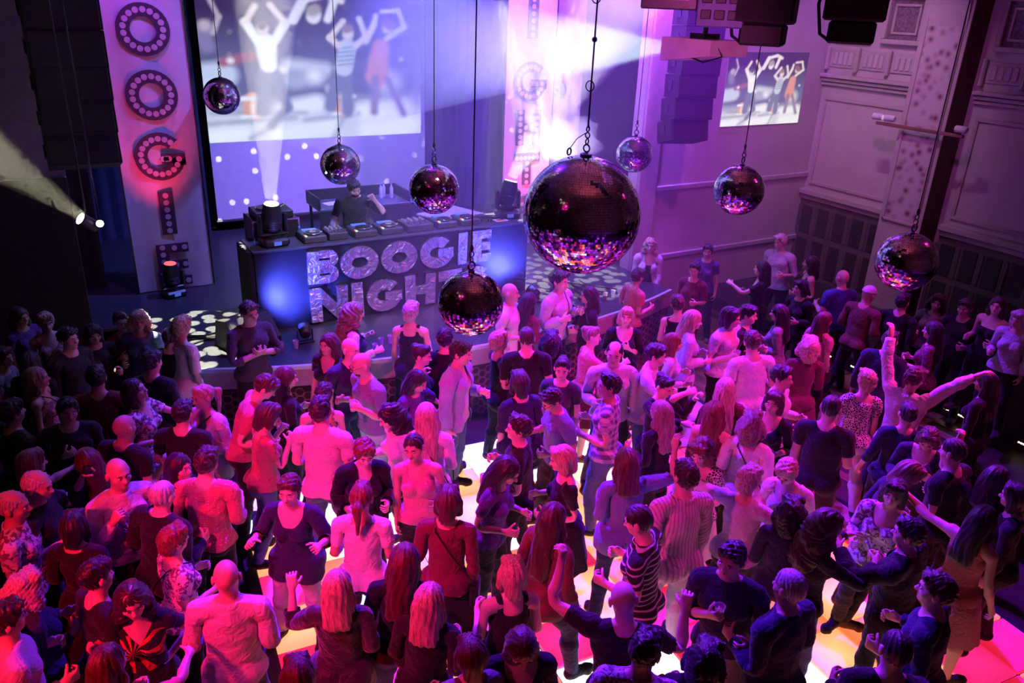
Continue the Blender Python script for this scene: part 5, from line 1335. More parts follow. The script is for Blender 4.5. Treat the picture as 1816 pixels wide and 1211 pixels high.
    if bottom:
        kind = bottom.get('kind', 'trousers'); col = bottom['color']
        if kind in ('trousers', 'shorts', 'capri'):
            zc = {'trousers': .075, 'shorts': .50, 'capri': .26}[kind]
            m = np.where(torso, 1.05-zz, np.where(legs | foot, zz-zc, -.05))
            wide = bottom.get('wide', .012)
            lo = np.where(legs, np.clip((.62-zz)*.03, 0, .014)*wide/.012, 0)
            shell('trousers' if kind != 'shorts' else 'shorts', root, t, V, N, m, .009, fabric(bottom.get('pattern', 'plain')), col, seed+5, .0045, loose=lo)
        else:
            zl = bottom.get('len', .55); fl = bottom.get('flare', .10); n = 36; rows = 9
            Rp, op = M['pelvis']; Vs = []; rs = []
            for i in range(rows+1):
                u = i/rows; zr = 1.06+(zl-1.06)*u
                wx = (.135 if fem else .16)*girth+.065*min(1, u*3.2)*girth+fl*u; wy = .105*girth+.05*min(1, u*3.2)*girth+fl*.85*u
                for j in range(n):
                    a_ = 2*math.pi*j/n; k = 1+.05*u*math.sin(a_*9+seed)+.03*u*math.sin(a_*5+2*seed)
                    q = np.array((wx*k*math.cos(a_), -.008+wy*k*math.sin(a_), zr)); rs.append(q); Vs.append(((q-np.array((0, 0, .97)))@Rp.T+op)*s-np.array((0, 0, z0)))
            Fs = []
            for i in range(rows):
                for j in range(n): Fs.append((i*n+j, (i+1)*n+j, (i+1)*n+(j+1) % n, i*n+(j+1) % n))
            me = np_mesh('skirt', np.array(Vs), np.array(Fs)); smooth(me)
            at = me.attributes.new('rest', 'FLOAT_VECTOR', 'POINT'); at.data.foreach_set('vector', np.array(rs, np.float32).ravel())
            me.materials.append(fabric(bottom.get('pattern', 'plain'))); o = obj('skirt', me, root); o.color = (*col, 1)
            if bottom.get('tights'):
                shell('tights', root, t, V, N, np.where(torso, 1.0-zz, np.where(legs | foot, zz-.07, -.05)), .003, fabric('plain'), bottom['tights'], seed+9, .0)
    if top:
        sl = top.get('sleeve', .75); hem = top.get('hem', .93)
        m = top_mask(sl, top.get('neck', 'crew'), hem)
        lv = top.get('loose', .012)
        lo = np.where(torso | legs, lv*np.clip((1.30-zz)/.25, 0, 1.25), 0)+np.where((t.arm > .15) & (t.arm < 2.1), lv*.45, 0)
        seal = (zz > 1.3) | (t.arm > 1.6)
        shell(top.get('name', 'shirt'), root, t, V, N, m, .010, fabric(top.get('pattern', 'plain')), top['color'], seed+1, top.get('amp', .0075), loose=lo, seal=seal)
    if jacket:
        m = top_mask(jacket.get('sleeve', 1.93), 'collar', jacket.get('hem', .86))
        m = mn(m, mx_(-T[:, 1], ax-jacket.get('open', .055)-np.clip(1.25-zz, 0, .4)*.12))
        lo = np.where(torso | legs, .018*np.clip((1.30-zz)/.25, 0, 1.3), 0)+np.where((t.arm > .1) & (t.arm < 2.1), .008, 0)
        shell('jacket', root, t, V, N, m, .021, fabric(jacket.get('pattern', 'plain')), jacket['color'], seed+2, .006, loose=lo, seal=None)
    if shoes is not None:
        for sd in 'LR':
            m = np.where(dom == 'foot'+sd, .10-zz, -.03)
            lo = np.where(zz < .02, .004, 0.0)
            shell('shoe', root, t, V, N, m, .007, fabric('plain'), shoes, 0, 0, loose=lo)
    # ---- hair
    if hair_ and hair_[0] != 'bald':
        hv, hf = hair(hair_[0])
        W = hair_weights(hv, t.names)
        Q = fit(hv, W)*s; Q[:, 2] -= z0
        me = np_mesh('hair' if hair_[0] != 'cap' else 'cap', Q, hf); smooth(me)
        at = me.attributes.new('rest', 'FLOAT_VECTOR', 'POINT'); at.data.foreach_set('vector', hv.astype(np.float32).ravel())
        me.materials.append(hair_mat() if hair_[0] != 'cap' else fabric('plain')); o = obj('hair' if hair_[0] != 'cap' else 'cap', me, root); o.color = (*HAIRC[hair_[1]], 1)
    if beard:
        bm_ = MB(); V_, F_ = uv_ball(14, 10)
        Q = V_*np.array((.060, .064, .050))+np.array((0, .036, 1.598)); Q = Q[:]; Q[:, 2] = np.minimum(Q[:, 2], 1.602+.03*(np.abs(Q[:, 0])/.06)**2)
        Q2 = tohead(Q); me = np_mesh('beard', Q2, F_); smooth(me)
        at = me.attributes.new('rest', 'FLOAT_VECTOR', 'POINT'); at.data.foreach_set('vector', Q.astype(np.float32).ravel())
        me.materials.append(hair_mat()); o = obj('beard', me, root); o.color = (*HAIRC[beard], 1)
    if glasses:
        g = MB()
        for sx in (-1, 1):
            g.torus((sx*.034, .112, 1.667), .021, .0022, 'y', 14, 5); g.tube([(sx*.055, .11, 1.670), (sx*.082, .0, 1.668)], .002, 5)
        g.tube([(-.013, .113, 1.670), (.013, .113, 1.670)], .002, 5)
        g.v = [tuple(q) for q in tohead(np.array(g.v))]
        g.build('glasses', plastic, root)
    if bag:      # bag on a strap: hangs at the hip (bag = side, colour)
        sx = 1 if bag[0] == 'R' else -1
        g = MB().box(-.035, .035, -.11, .11, -.16, 0, .015); th = np.array((sx*.235*girth, -.02, .95))
        o = g.build('shoulder_bag', fabric('plain'), root, loc=tuple(th*s)); o.color = (*bag[1], 1)
        ring = []
        for k in range(15):
            a_ = math.pi*k/14
            ring.append((sx*(.215-.30*k/14)*girth, 0, 0))
        st = MB()
        for yy in (-1, 1):
            pts = [np.array((sx*.235*girth, yy*.05-.02, .95)), np.array((sx*.19*girth, yy*.155*girth, 1.12)), np.array((sx*.05, yy*.150*girth, 1.30)), np.array((-sx*.075, yy*.105, 1.455)), np.array((-sx*.09, 0, 1.492))]
            q = np.array(pts); w_ = np.zeros((len(q), len(t.names))); w_[:, t.names.index('chest')] = np.clip((q[:, 2]-1.0)/.3, 0, 1); w_[:, t.names.index('pelvis')] = 1-w_[:, t.names.index('chest')]
            st.tube([tuple(k) for k in fit(q, w_)*s-np.array((0, 0, z0))], .006, 6)
        st.build('strap', cable_mat, o); o.children[0].location = tuple(-th*s)
    if at_head:      # xy is where the head is: shift the feet so that a leaning figure keeps its place
        q = tohead(np.array([(0, 0, 1.68)]))[0]; a_ = -math.radians(head)
        xy = (xy[0]-(math.cos(a_)*q[0]-math.sin(a_)*q[1]), xy[1]-(math.sin(a_)*q[0]+math.cos(a_)*q[1])); root.location = (xy[0], xy[1], z)
    # hand positions in the world, for the things held
    cz, sz_ = math.cos(-math.radians(head)), math.sin(-math.radians(head))
    out = {}
    for n, sx in (('R', 1), ('L', -1)):
        Rn, on = M['hand'+n]; q = (Rn@((AD*.075+AP*.035)*np.array((sx, 1, 1)))+on)*s-np.array((0, 0, z0))
        out[n] = (xy[0]+cz*q[0]-sz_*q[1], xy[1]+sz_*q[0]+cz*q[1], z+q[2])
    q = tohead(np.array([(0, 0, 1.68)]))[0]; out['head'] = (xy[0]+cz*q[0]-sz_*q[1], xy[1]+sz_*q[0]+cz*q[1], z+q[2])
    return root, out
COL = {'white': (0.8, 0.78, 0.78), 'pale': (0.62, 0.62, 0.72), 'pinkwhite': (0.7, 0.62, 0.66), 'grey': (0.22, 0.22, 0.24), 'darkgrey': (0.06, 0.06, 0.07), 'greyblue': (0.25, 0.27, 0.36), 'bluegrey': (0.16, 0.2, 0.4), 'black': (0.016, 0.015, 0.018), 'navy': (0.025, 0.03, 0.085), 'purple': (0.1, 0.04, 0.2), 'maroon': (0.16, 0.03, 0.05), 'salmon': (0.55, 0.17, 0.17), 'pink': (0.66, 0.26, 0.36), 'tan': (0.4, 0.28, 0.2), 'brown': (0.16, 0.07, 0.05), 'orange': (0.55, 0.25, 0.1), 'blue': (0.07, 0.1, 0.34), 'jeans': (0.11, 0.17, 0.36), 'lilac': (0.42, 0.42, 0.66), 'red': (0.5, 0.05, 0.05)}
SL = {'n': 0, 's': 0.62, 'e': 1.02, 'q': 1.45, 'l': 1.95}
GN = 0
HELD = []
def G(label, x, y, heading, h, sex, hair_, top, bot, aR, aL, zb, **kw):
    global GN
    i = GN; GN += 1
    r = np.random.RandomState(i*7+3)
    p = dict(armR=aR, armL=aL, side=r.uniform(-.08, .08), twist=r.uniform(-.15, .15), lean=kw.get('lean', r.uniform(0, .08)),
             head=kw.get('head', (r.uniform(-.25, .25), r.uniform(-.05, .15), r.uniform(-.08, .08))),
             legR=(r.uniform(-.10, .16), r.uniform(.02, .14), r.uniform(.02, .25)), legL=(r.uniform(-.10, .16), r.uniform(.02, .14), r.uniform(.02, .25)))
    if kw.get('legs') == 'step': p['legR'] = (.45, .05, .3); p['legL'] = (-.35, .03, .25)
    tc, pat, sl, nk = top.split()
    T = dict(color=(.75, .06, .05) if pat == 'burst' else COL[tc], pattern=pat, sleeve=SL[sl], neck=nk)
    for k in ('loose', 'hem', 'amp'):
        if k in kw: T[k] = kw[k]
    b = bot.split()
    B = dict(kind='skirt', color=COL[b[1]], pattern=b[2] if len(b) > 2 else 'plain') if b[0] == 'skirt' else dict(color=COL[b[0]])
    ex = {k: kw[k] for k in ('girth', 'belly', 'glasses', 'beard') if k in kw}
    if 'bag' in kw: ex['bag'] = (kw['bag'][0], COL[kw['bag'][1]])
    if 'jacket' in kw: ex['jacket'] = dict(color=COL['navy'], sleeve=0.0) if kw['jacket'] == 'navyvest' else dict(color=COL[kw['jacket']])
    o, pts = person(label, (x, y), heading, h, sex == 'f', p, tuple(hair_.split()), kw.get('skin', ('fair', 'fair', 'mid', 'fair', 'mid')[i % 5]), T, B, (.02, .02, .02) if i % 4 else (.12, .06, .04),
                    lod=0 if math.hypot(x, y) < 7.2 else 1, z=zb, seed=i, at_head=True, **ex)
    if 'cup' in kw: HELD.append((label, 'cup', pts[kw['cup']]))
    if 'camera' in kw: HELD.append((label, 'camera', pts[kw['camera']]))
    return o, pts
# ---------------------------------------------------------------- the guests: label, feet x, y, heading, height, sex, hair, skin, top, bottom, right arm, left arm, extras
G('dim woman at the far left edge beside the short blond one', -0.45, 10.29, 147, 1.66, 'f', 'shoulder dark', 'purple plain s crew', 'black', 'down', 'down', 0, skin='tan')
G('short haired blond woman in a patterned dress in the dark far left', -0.20, 9.93, 169, 1.68, 'f', 'pixie blond', 'tan floral n scoop', 'skirt black', 'down', 'loose', 0)
G('dim figure cut by the left edge of the picture', -0.63, 9.13, 116, 1.65, 'f', 'bob brown', 'grey plain l crew', 'black', 'down', 'down', 0)
G('dark haired woman leaning towards the curly blond woman', 0.55, 9.64, 168, 1.67, 'f', 'ponytail dark', 'maroon plain s v', 'black', 'hold', 'bent', 0)
G('curly blond woman in a blue grey top, left of the stage lights', 0.73, 9.48, 209, 1.70, 'f', 'curly blond', 'bluegrey plain l crew', 'navy', 'bent', 'hold', 0)
G('short blond woman in a loose white blouse by the stage lights', 1.12, 9.00, 67, 1.75, 'f', 'pixie blond', 'white plain e scoop', 'black', 'down', 'bent', 0, loose=0.035, hem=0.82)
G('dark haired woman in black beside the white blouse', 0.99, 9.02, 26, 1.62, 'f', 'bun dark', 'black plain l crew', 'black', 'down', 'down', 0)
G('long haired blond woman in profile with a floral top and strap, far left', -0.34, 8.43, 98, 1.66, 'f', 'long ash', 'tan floral n tank', 'navy', 'down', 'bent', 0, bag=('L', 'black'))
G('dark woman with black hair behind the floral top', -0.38, 8.95, 8, 1.62, 'f', 'shoulder black', 'black plain l crew', 'black', 'down', 'down', 0)
G('dark haired man in black with one hand at his chest, left side', -0.12, 7.40, 171, 1.74, 'm', 'short black', 'black plain l crew', 'black', 'chest', 'down', 0)
G('man in a dark red shirt seen from behind in the left gloom', 0.16, 7.97, 11, 1.76, 'm', 'short black', 'maroon plain l crew', 'black', 'down', 'down', 0)
G('woman in a white flower print dress looking up to the right', 0.45, 7.61, 123, 1.72, 'f', 'long brown', 'white floral s v', 'skirt white floral', 'bent', 'reach', 0, head=(0, -0.3, 0), hem=0.95)
G('bald man in a black T-shirt behind the pink shirt man', 0.28, 6.84, 52, 1.75, 'm', 'bald grey', 'black plain s crew', 'black', 'bent', 'down', 0)
G('dark haired man in a black T-shirt holding a clear cup', 0.77, 6.95, 31, 1.72, 'm', 'short black', 'black plain s crew', 'black', 'bent', 'bent', 0, cup='R')
G('blond woman with flying ponytail in a long pale top', 1.00, 7.23, 243, 1.70, 'f', 'ponytail blond', 'pale plain l scoop', 'jeans', 'down', 'bent', 0, loose=0.03, hem=0.78, bag=('R', 'black'))
G('woman with streaked hair reaching forward at the far left', -0.43, 6.71, 56, 1.66, 'f', 'bob ash', 'grey plain s crew', 'black', 'reach', 'reach', 0)
G('woman with very long straight brown hair seen from behind, left', -0.04, 6.51, 350, 1.68, 'f', 'verylong auburn', 'black plain l crew', 'black', 'down', 'bent', 0)
G('bald man in a pale shirt with a hand at his mouth', 0.15, 6.00, 161, 1.80, 'm', 'bald grey', 'pinkwhite plain l collar', 'black', 'face', 'cross', 0, belly=0.03)
G('white haired man in a black polo shirt holding a camera', -0.39, 6.10, 106, 1.80, 'm', 'balding white', 'black plain s collar', 'black', 'hold', 'raised', 0, belly=0.04, camera='L')
G('dark haired woman with a necklace and black top facing right', 0.60, 6.12, 126, 1.66, 'f', 'shoulder black', 'black plain e v', 'black', 'bent', 'bent', 0, cup='R')
G('man in a red dotted knit shirt seen from behind', 0.78, 5.90, 27, 1.78, 'm', 'short dark', 'salmon dots q crew', 'black', 'bent', 'bent', 0)
G('balding man in a dark jacket beside the pale shirt man', 0.41, 5.65, 49, 1.74, 'm', 'balding grey', 'grey plain l crew', 'black', 'bent', 'bent', 0, jacket='black')
G('balding man in a flowered shirt at the left edge', -0.55, 5.89, 105, 1.80, 'm', 'balding grey', 'white floral s collar', 'black', 'down', 'bent', 0, belly=0.03)
G('short red haired woman in a pale patterned top, left front', 0.40, 5.17, 74, 1.64, 'f', 'pixie red', 'white floral s scoop', 'black', 'bent', 'bent', 0, bag=('L', 'grey'))
G('shaven headed man in a lilac shirt seen from behind, front left', 0.61, 4.40, 28, 1.80, 'm', 'bald dark', 'pinkwhite plain l collar', 'navy', 'bent', 'bent', 0, girth=1.03, loose=0.014)
G('dark haired woman in a black top with red sunburst print', 0.06, 4.61, 181, 1.66, 'f', 'wavy dark', 'black burst s v', 'black', 'hip', 'hip', 0, burst=1)
G('auburn haired woman at the bottom left edge', -0.12, 4.13, 58, 1.66, 'f', 'shoulder auburn', 'pink plain e scoop', 'black', 'embrace', 'bent', 0)
G('woman with wavy grey hair holding a small glass at the left edge', -0.51, 5.06, 79, 1.66, 'f', 'curly grey', 'navy plain l crew', 'black', 'hold', 'bent', 0, cup='R')
G('dark haired man in a white shirt in the bottom left corner', -0.61, 4.65, 88, 1.78, 'm', 'short dark', 'pale plain l collar', 'black', 'bent', 'bent', 0, girth=1.06)
G('man with crossed arms in a dark grey shirt by the stage', 1.81, 8.72, 162, 1.92, 'm', 'short brown', 'darkgrey plain q collar', 'black', 'cross', 'cross', 0, belly=0.02)
G('curly haired guest in a white shirt and dark vest at the stage edge', 2.93, 8.38, 107, 1.84, 'f', 'wavy ash', 'white plain l collar', 'black', 'fist', 'fist', 0, jacket='navyvest')
G('short grey haired woman in a black tank top at the stage', 3.59, 8.25, 34, 1.79, 'f', 'pixie grey', 'black plain n tank', 'black', 'bent', 'down', 0)
G('long haired woman in a black V-neck top facing left', 2.38, 7.67, 237, 1.72, 'f', 'long brown', 'black plain s v', 'black', 'down', 'down', 0.1)
G('bald man half hidden behind the bearded man with a drink', 2.50, 7.31, 159, 1.78, 'm', 'bald dark', 'navy plain s crew', 'navy', 'down', 'down', 0.1)
G('bald bearded man in a grey T-shirt holding a drink', 2.46, 6.90, 260, 1.80, 'm', 'bald dark', 'greyblue plain s crew', 'pale', 'hold', 'drink', 0.1, beard='dark', glasses=1, cup='L', lean=0.15)
G('man in a salmon T-shirt bending towards the right', 1.52, 6.89, 107, 1.80, 'm', 'short brown', 'salmon plain s crew', 'black', 'bent', 'bent', 0.1, lean=0.35, head=(0, 0.35, 0))
G('auburn haired woman in black behind the salmon T-shirt', 1.78, 7.16, 84, 1.66, 'f', 'shoulder auburn', 'black plain l crew', 'black', 'down', 'bent', 0.1)
G('brown bobbed woman with hands raised to her face', 1.44, 6.51, 92, 1.66, 'f', 'bob brown', 'salmon plain s scoop', 'jeans', 'face', 'face', 0.1, head=(0, 0.3, 0), lean=0.1)
G('broad dark haired man in a pink shirt seen from behind', 1.77, 6.05, 36, 1.84, 'm', 'short dark', 'pinkwhite plain s crew', 'jeans', 'bent', 'bent', 0.1, girth=1.06, loose=0.015)
G('dark haired woman with a patterned top behind the broad man', 1.99, 6.66, 17, 1.66, 'f', 'short dark', 'orange floral n tank', 'black', 'bent', 'bent', 0.1)
G('woman with long black curls and a white long sleeve top', 2.36, 5.94, 267, 1.70, 'f', 'wavy black', 'white plain l crew', 'navy', 'bent', 'down', 0.1, head=(0, 0.3, 0), lean=0.12)
G('short red haired woman in a black studded cardigan', 1.95, 5.47, 185, 1.68, 'f', 'pixie red', 'black sequin l v', 'black', 'bent', 'bent', 0.1, head=(0, 0.3, 0), jacket='black')
G('woman with cropped dark hair in a pink tank top', 2.33, 5.33, 204, 1.70, 'f', 'crop dark', 'pink plain n tank', 'black', 'down', 'bent', 0.1)
G('short haired woman in a dark tunic dancing with both fists out', 1.25, 5.21, 219, 1.68, 'f', 'short auburn', 'navy plain q scoop', 'pale', 'fist', 'fist', 0.1, hem=0.78, loose=0.03)
G('woman with a red ponytail in a white T-shirt', 1.68, 4.82, 31, 1.72, 'f', 'ponytail red', 'white plain s crew', 'navy', 'bent', 'bent', 0.1, amp=0.008)
G('blond woman in a dark velvet jacket seen from behind', 1.22, 4.03, 25, 1.66, 'f', 'shoulder blond', 'black velvet q crew', 'jeans', 'bent', 'raised', 0.1, loose=0.03, hem=0.8)
G('long haired woman in a black top and high heels', 1.67, 3.99, 35, 1.74, 'f', 'long auburn', 'black plain l v', 'jeans', 'bent', 'bent', 0.1)
G('auburn head at the bottom edge below the velvet jacket', 0.78, 3.42, 23, 1.66, 'f', 'bob auburn', 'black plain l crew', 'black', 'bent', 'bent', 0.1)
G('dark haired woman holding her hand to her ear', 3.19, 7.05, 124, 1.68, 'f', 'bun dark', 'navy plain s crew', 'black', 'ear', 'bent', 0.1)
G('black haired woman in purple with bent arms near the blazer man', 2.94, 6.59, 144, 1.64, 'f', 'long black', 'purple plain s crew', 'navy', 'bent', 'raised', 0.1, head=(0, 0.4, 0))
G('man in a light blazer over an open shirt', 3.43, 6.62, 137, 1.84, 'm', 'short dark', 'pinkwhite plain l v', 'jeans', 'down', 'bent', 0.1, jacket='lilac')
G('man in a black jacket hidden behind the low mirror ball', 3.50, 7.14, 36, 1.78, 'm', 'short black', 'black plain l crew', 'black', 'bent', 'bent', 0.1, jacket='black')
G('short blond woman in a black T-shirt reaching forward', 4.11, 7.02, 90, 1.68, 'f', 'pixie blond', 'black plain s scoop', 'black', 'bent', 'touch', 0.1)
G('crop haired man in a black T-shirt seen from behind', 4.30, 6.75, 32, 1.80, 'm', 'crop brown', 'black plain s crew', 'black', 'bent', 'bent', 0.1, girth=1.08)
G('woman with curly black hair in black seen from behind', 4.66, 6.81, 34, 1.66, 'f', 'curly black', 'black plain l crew', 'black', 'bent', 'down', 0.1)
G('dark bobbed woman in a dark blue tunic', 3.77, 6.01, 7, 1.70, 'f', 'bob dark', 'navy plain e crew', 'navy', 'down', 'down', 0.1, hem=0.7, loose=0.04)
G('woman with pinned up dark hair in a dark T-shirt facing the camera', 4.34, 6.10, 225, 1.68, 'f', 'bun dark', 'darkgrey plain s crew', 'black', 'bent', 'down', 0.1)
G('man with glasses and a blue shirt looking down', 3.82, 5.51, 275, 1.74, 'm', 'short dark', 'bluegrey plain s collar', 'black', 'bent', 'bent', 0.1, glasses=1, head=(0, 0.35, 0), lean=0.15)
G('man with dark quiff in a black shirt facing left', 3.22, 5.10, 317, 1.78, 'm', 'quiff dark', 'black plain s collar', 'black', 'bent', 'bent', 0.1)
G('long black haired woman in a dark purple top bending down', 2.87, 4.68, 142, 1.70, 'f', 'long black', 'purple plain s crew', 'black', 'bent', 'bent', 0.1, head=(0, 0.35, 0), lean=0.15)
G('blond bobbed woman in a black dress with bare legs', 3.38, 4.67, 291, 1.66, 'f', 'bob blond', 'black plain s vback', 'skirt black', 'bent', 'bent', 0.1)
G('woman with very long blond hair in a white top', 2.65, 5.77, 40, 1.72, 'f', 'verylong blond', 'white plain e crew', 'jeans', 'bent', 'down', 0.1, bag=('R', 'black'))
G('auburn bobbed woman in a dark dress with a handbag', 2.23, 4.47, 34, 1.72, 'f', 'bob auburn', 'maroon plain l crew', 'skirt black', 'down', 'bent', 0.1, bag=('R', 'black'))
G('long haired woman in a brown jacket stepping to the right', 2.84, 3.97, 81, 1.74, 'f', 'verylong brown', 'brown plain l crew', 'navy', 'loose', 'bent', 0.1, hem=0.82, legs='step')
G('blond woman holding out a cup of beer at the front', 1.68, 3.62, 45, 1.68, 'f', 'shoulder blond', 'black plain e crew', 'jeans', 'bent', 'hold', 0.1, cup='L')
G('blond bobbed woman in a black top beside the brown jacket', 2.28, 3.61, 22, 1.66, 'f', 'bob blond', 'black plain n tank', 'black', 'bent', 'bent', 0.1)
G('auburn bobbed woman at the bottom beside the beer cup', 1.71, 3.12, 9, 1.64, 'f', 'bob auburn', 'grey plain s crew', 'black', 'bent', 'bent', 0.1)
G('brown haired woman with a lace top at the bottom centre', 1.99, 3.00, 209, 1.68, 'f', 'long brown', 'black lace q scoop', 'black', 'bent', 'bent', 0.1, head=(0, 0.5, 0))
G('woman with pinned up light hair in a reddish dress', 5.17, 6.73, 118, 1.66, 'f', 'bun ash', 'salmon plain s scoop', 'skirt maroon', 'touch', 'bent', 0.1)
G('bald man in a white printed shirt at the stage', 4.90, 8.13, 131, 1.88, 'm', 'bald grey', 'white plain s collar', 'black', 'bent', 'down', 0)
G('long black haired woman in a sheer brown top at the stage', 5.19, 8.13, 73, 1.72, 'f', 'long black', 'maroon plain l crew', 'black', 'bent', 'down', 0)
G('young man in a pale shirt holding a drink by the stage', 5.67, 8.16, 150, 1.92, 'm', 'short dark', 'pinkwhite plain l collar', 'black', 'hold', 'hold', 0, cup='L', jacket='pale')
G('woman in a black cardigan and glittering top by the stage', 6.03, 7.99, 302, 1.72, 'f', 'shoulder dark', 'black sequin q scoop', 'black', 'bent', 'bent', 0, jacket='black')
G('smiling blond woman in a black top facing the camera', 5.90, 7.02, 220, 1.68, 'f', 'bob blond', 'black plain q scoop', 'black', 'bent', 'chest', 0.1)
G('dark haired woman in a pink T-shirt near the stage corner', 7.16, 8.37, 91, 1.70, 'f', 'short dark', 'salmon plain s crew', 'black', 'bent', 'bent', 0)
G('blond woman in a pale cardigan deep in the haze', 8.34, 9.52, 211, 1.72, 'f', 'wavy blond', 'black plain n scoop', 'black', 'low', 'low', 0, jacket='pale')
G('short haired woman in a dark red T-shirt in the haze', 8.20, 8.31, 250, 1.68, 'f', 'short dark', 'maroon plain e crew', 'black', 'bent', 'bent', 0)
G('short brown haired woman in a sleeveless black top', 6.74, 7.05, 44, 1.70, 'f', 'short brown', 'black plain n scoop', 'black', 'down', 'bent', 0.1)
G('blond woman in a pale vest over a long black dress', 6.48, 6.48, 120, 1.74, 'f', 'shoulder blond', 'black plain n tank', 'black', 'bent', 'bent', 0.1, jacket='pale')
G('woman with long straight red hair and a pale top', 5.95, 6.21, 124, 1.64, 'f', 'long red', 'pale plain l crew', 'black', 'bent', 'bent', 0.1)
G('balding man in a white shirt with rolled sleeves', 4.88, 5.94, 204, 1.84, 'm', 'balding dark', 'white plain l collar', 'navy', 'bent', 'down', 0.1, belly=0.02, loose=0.02)
G('man in a pink collared shirt gesturing to the right', 5.30, 5.77, 143, 1.80, 'm', 'short dark', 'pinkwhite plain s collar', 'jeans', 'touch', 'bent', 0.1)
G('young man in a chequered shirt facing left', 4.43, 5.42, 324, 1.78, 'm', 'quiff black', 'pale check s collar', 'jeans', 'bent', 'bent', 0.1)
G('dark haired woman in black with arms round another', 5.08, 5.35, 164, 1.66, 'f', 'bun black', 'black plain l crew', 'black', 'embrace', 'raised', 0.1, head=(0, 0.3, 0))
G('long haired woman in a black jacket facing left', 4.65, 4.91, 343, 1.68, 'f', 'long ash', 'black plain l crew', 'black', 'bent', 'bent', 0.1)
G('man in a pale V-neck sweater talking', 6.83, 6.22, 173, 1.82, 'm', 'grown dark', 'pinkwhite plain s v', 'black', 'hold', 'bent', 0.1, cup='R')
G('dark haired man hidden behind the pale V-neck sweater', 7.18, 6.28, 149, 1.76, 'm', 'short black', 'black plain l crew', 'black', 'bent', 'bent', 0.1)
G('man in a pink T-shirt with his back to the camera', 6.53, 5.59, 24, 1.80, 'm', 'short brown', 'pinkwhite plain s crew', 'navy', 'bent', 'bent', 0.1, girth=1.1)
G('woman with long blond fringe hair behind the red haired one', 5.58, 5.01, 38, 1.68, 'f', 'verylong blond', 'maroon plain l crew', 'black', 'bent', 'bent', 0.1)
G('woman with very long red hair and bare arms', 5.12, 4.68, 73, 1.68, 'f', 'verylong red', 'maroon plain n tank', 'black', 'down', 'bent', 0.1)
G('curly haired woman in a sheer white blouse with a strap', 5.22, 4.32, 60, 1.70, 'f', 'curly ash', 'white plain e scoop', 'black', 'bent', 'bent', 0.1, loose=0.04, bag=('R', 'black'))
G('dark haired man in a white shirt facing right', 6.14, 4.81, 152, 1.78, 'm', 'short dark', 'white plain l collar', 'navy', 'bent', 'bent', 0.1)
G('brown bobbed woman in black looking down at the right', 5.79, 4.57, 242, 1.68, 'f', 'bob brown', 'black plain q scoop', 'black', 'bent', 'bent', 0.1)
G('red haired woman in a pale dress looking down', 4.53, 4.23, 247, 1.66, 'f', 'curly red', 'white lace s scoop', 'skirt white', 'bent', 'bent', 0.1, head=(0, 0.35, 0))
G('brown haired woman in a blue tunic with a raised fist', 3.81, 4.35, 31, 1.70, 'f', 'shoulder brown', 'bluegrey plain e crew', 'navy', 'wave', 'bent', 0.1, hem=0.8, loose=0.03)
G('tall man in a striped pale shirt and light jeans', 3.93, 3.78, 11, 1.84, 'm', 'short dark', 'pinkwhite pinstripes l collar', 'pale', 'down', 'bent', 0.1, hem=0.8, loose=0.03, girth=1.05)
G('man in a dark striped shirt looking down to the left', 3.30, 3.57, 328, 1.78, 'm', 'crop dark', 'pale stripes s collar', 'navy', 'bent', 'bent', 0.1, head=(0, 0.3, 0))
G('grey haired woman in a blue and white top with arms spread', 4.51, 3.66, 71, 1.70, 'f', 'pixie grey', 'pale plain l crew', 'black', 'side', 'side', 0.1)
G('bald man in black dancing with both hands up', 2.68, 2.95, 42, 1.80, 'm', 'bald dark', 'black plain s crew', 'black', 'raised', 'upbent', 0.1)
G('black haired man in front of the dancing bald man', 2.54, 2.56, 45, 1.78, 'm', 'short black', 'pale floral s collar', 'black', 'bent', 'bent', 0.1)
G('black haired man in a dark blue shirt with a hand at his chest', 3.57, 2.92, 231, 1.80, 'm', 'short black', 'navy plain q collar', 'grey', 'chest', 'bent', 0.1, cup='R')
G('woman with curly black hair at the bottom edge', 2.92, 2.44, 50, 1.64, 'f', 'curly black', 'black plain l crew', 'black', 'bent', 'bent', 0.1)
G('grey cropped man in a dark shirt at the front right', 3.69, 2.53, 1, 1.80, 'm', 'crop grey', 'navy plain l collar', 'black', 'bent', 'bent', 0.1, girth=1.1)
G('short blond person with an earring looking down', 4.96, 3.66, 254, 1.66, 'f', 'pixie blond', 'white plain s scoop', 'black', 'bent', 'bent', 0.1, head=(0, 0.5, 0))
G('woman with a dark curly bob beside the long curls', 4.52, 3.22, 59, 1.66, 'f', 'curly black', 'navy plain l crew', 'black', 'bent', 'bent', 0.1)
G('dark haired woman in a black dress clapping in the haze', 9.15, 7.89, 319, 1.70, 'f', 'shoulder dark', 'black plain s scoop', 'black', 'bent', 'touch', 0)
G('white haired man in a pale shirt deep in the haze', 10.16, 8.48, 250, 1.86, 'm', 'short white', 'pale plain q collar', 'black', 'low', 'bent', 0)
G('dark woman in a tank top seen from the side at the back', 10.10, 7.78, 307, 1.70, 'f', 'shoulder dark', 'black plain n tank', 'black', 'down', 'bent', 0)
G('long black haired woman in a grey dress facing left', 7.99, 6.49, 326, 1.68, 'f', 'long black', 'grey plain l crew', 'skirt grey', 'bent', 'bent', 0)
G('auburn haired woman with a strap over a pink top', 8.38, 6.08, 94, 1.66, 'f', 'long auburn', 'pink plain s crew', 'black', 'down', 'bent', 0, bag=('R', 'black'))
G('curly blond woman in a dark red dress', 7.26, 5.39, 38, 1.68, 'f', 'curly blond', 'maroon plain l crew', 'skirt maroon', 'bent', 'bent', 0.1)
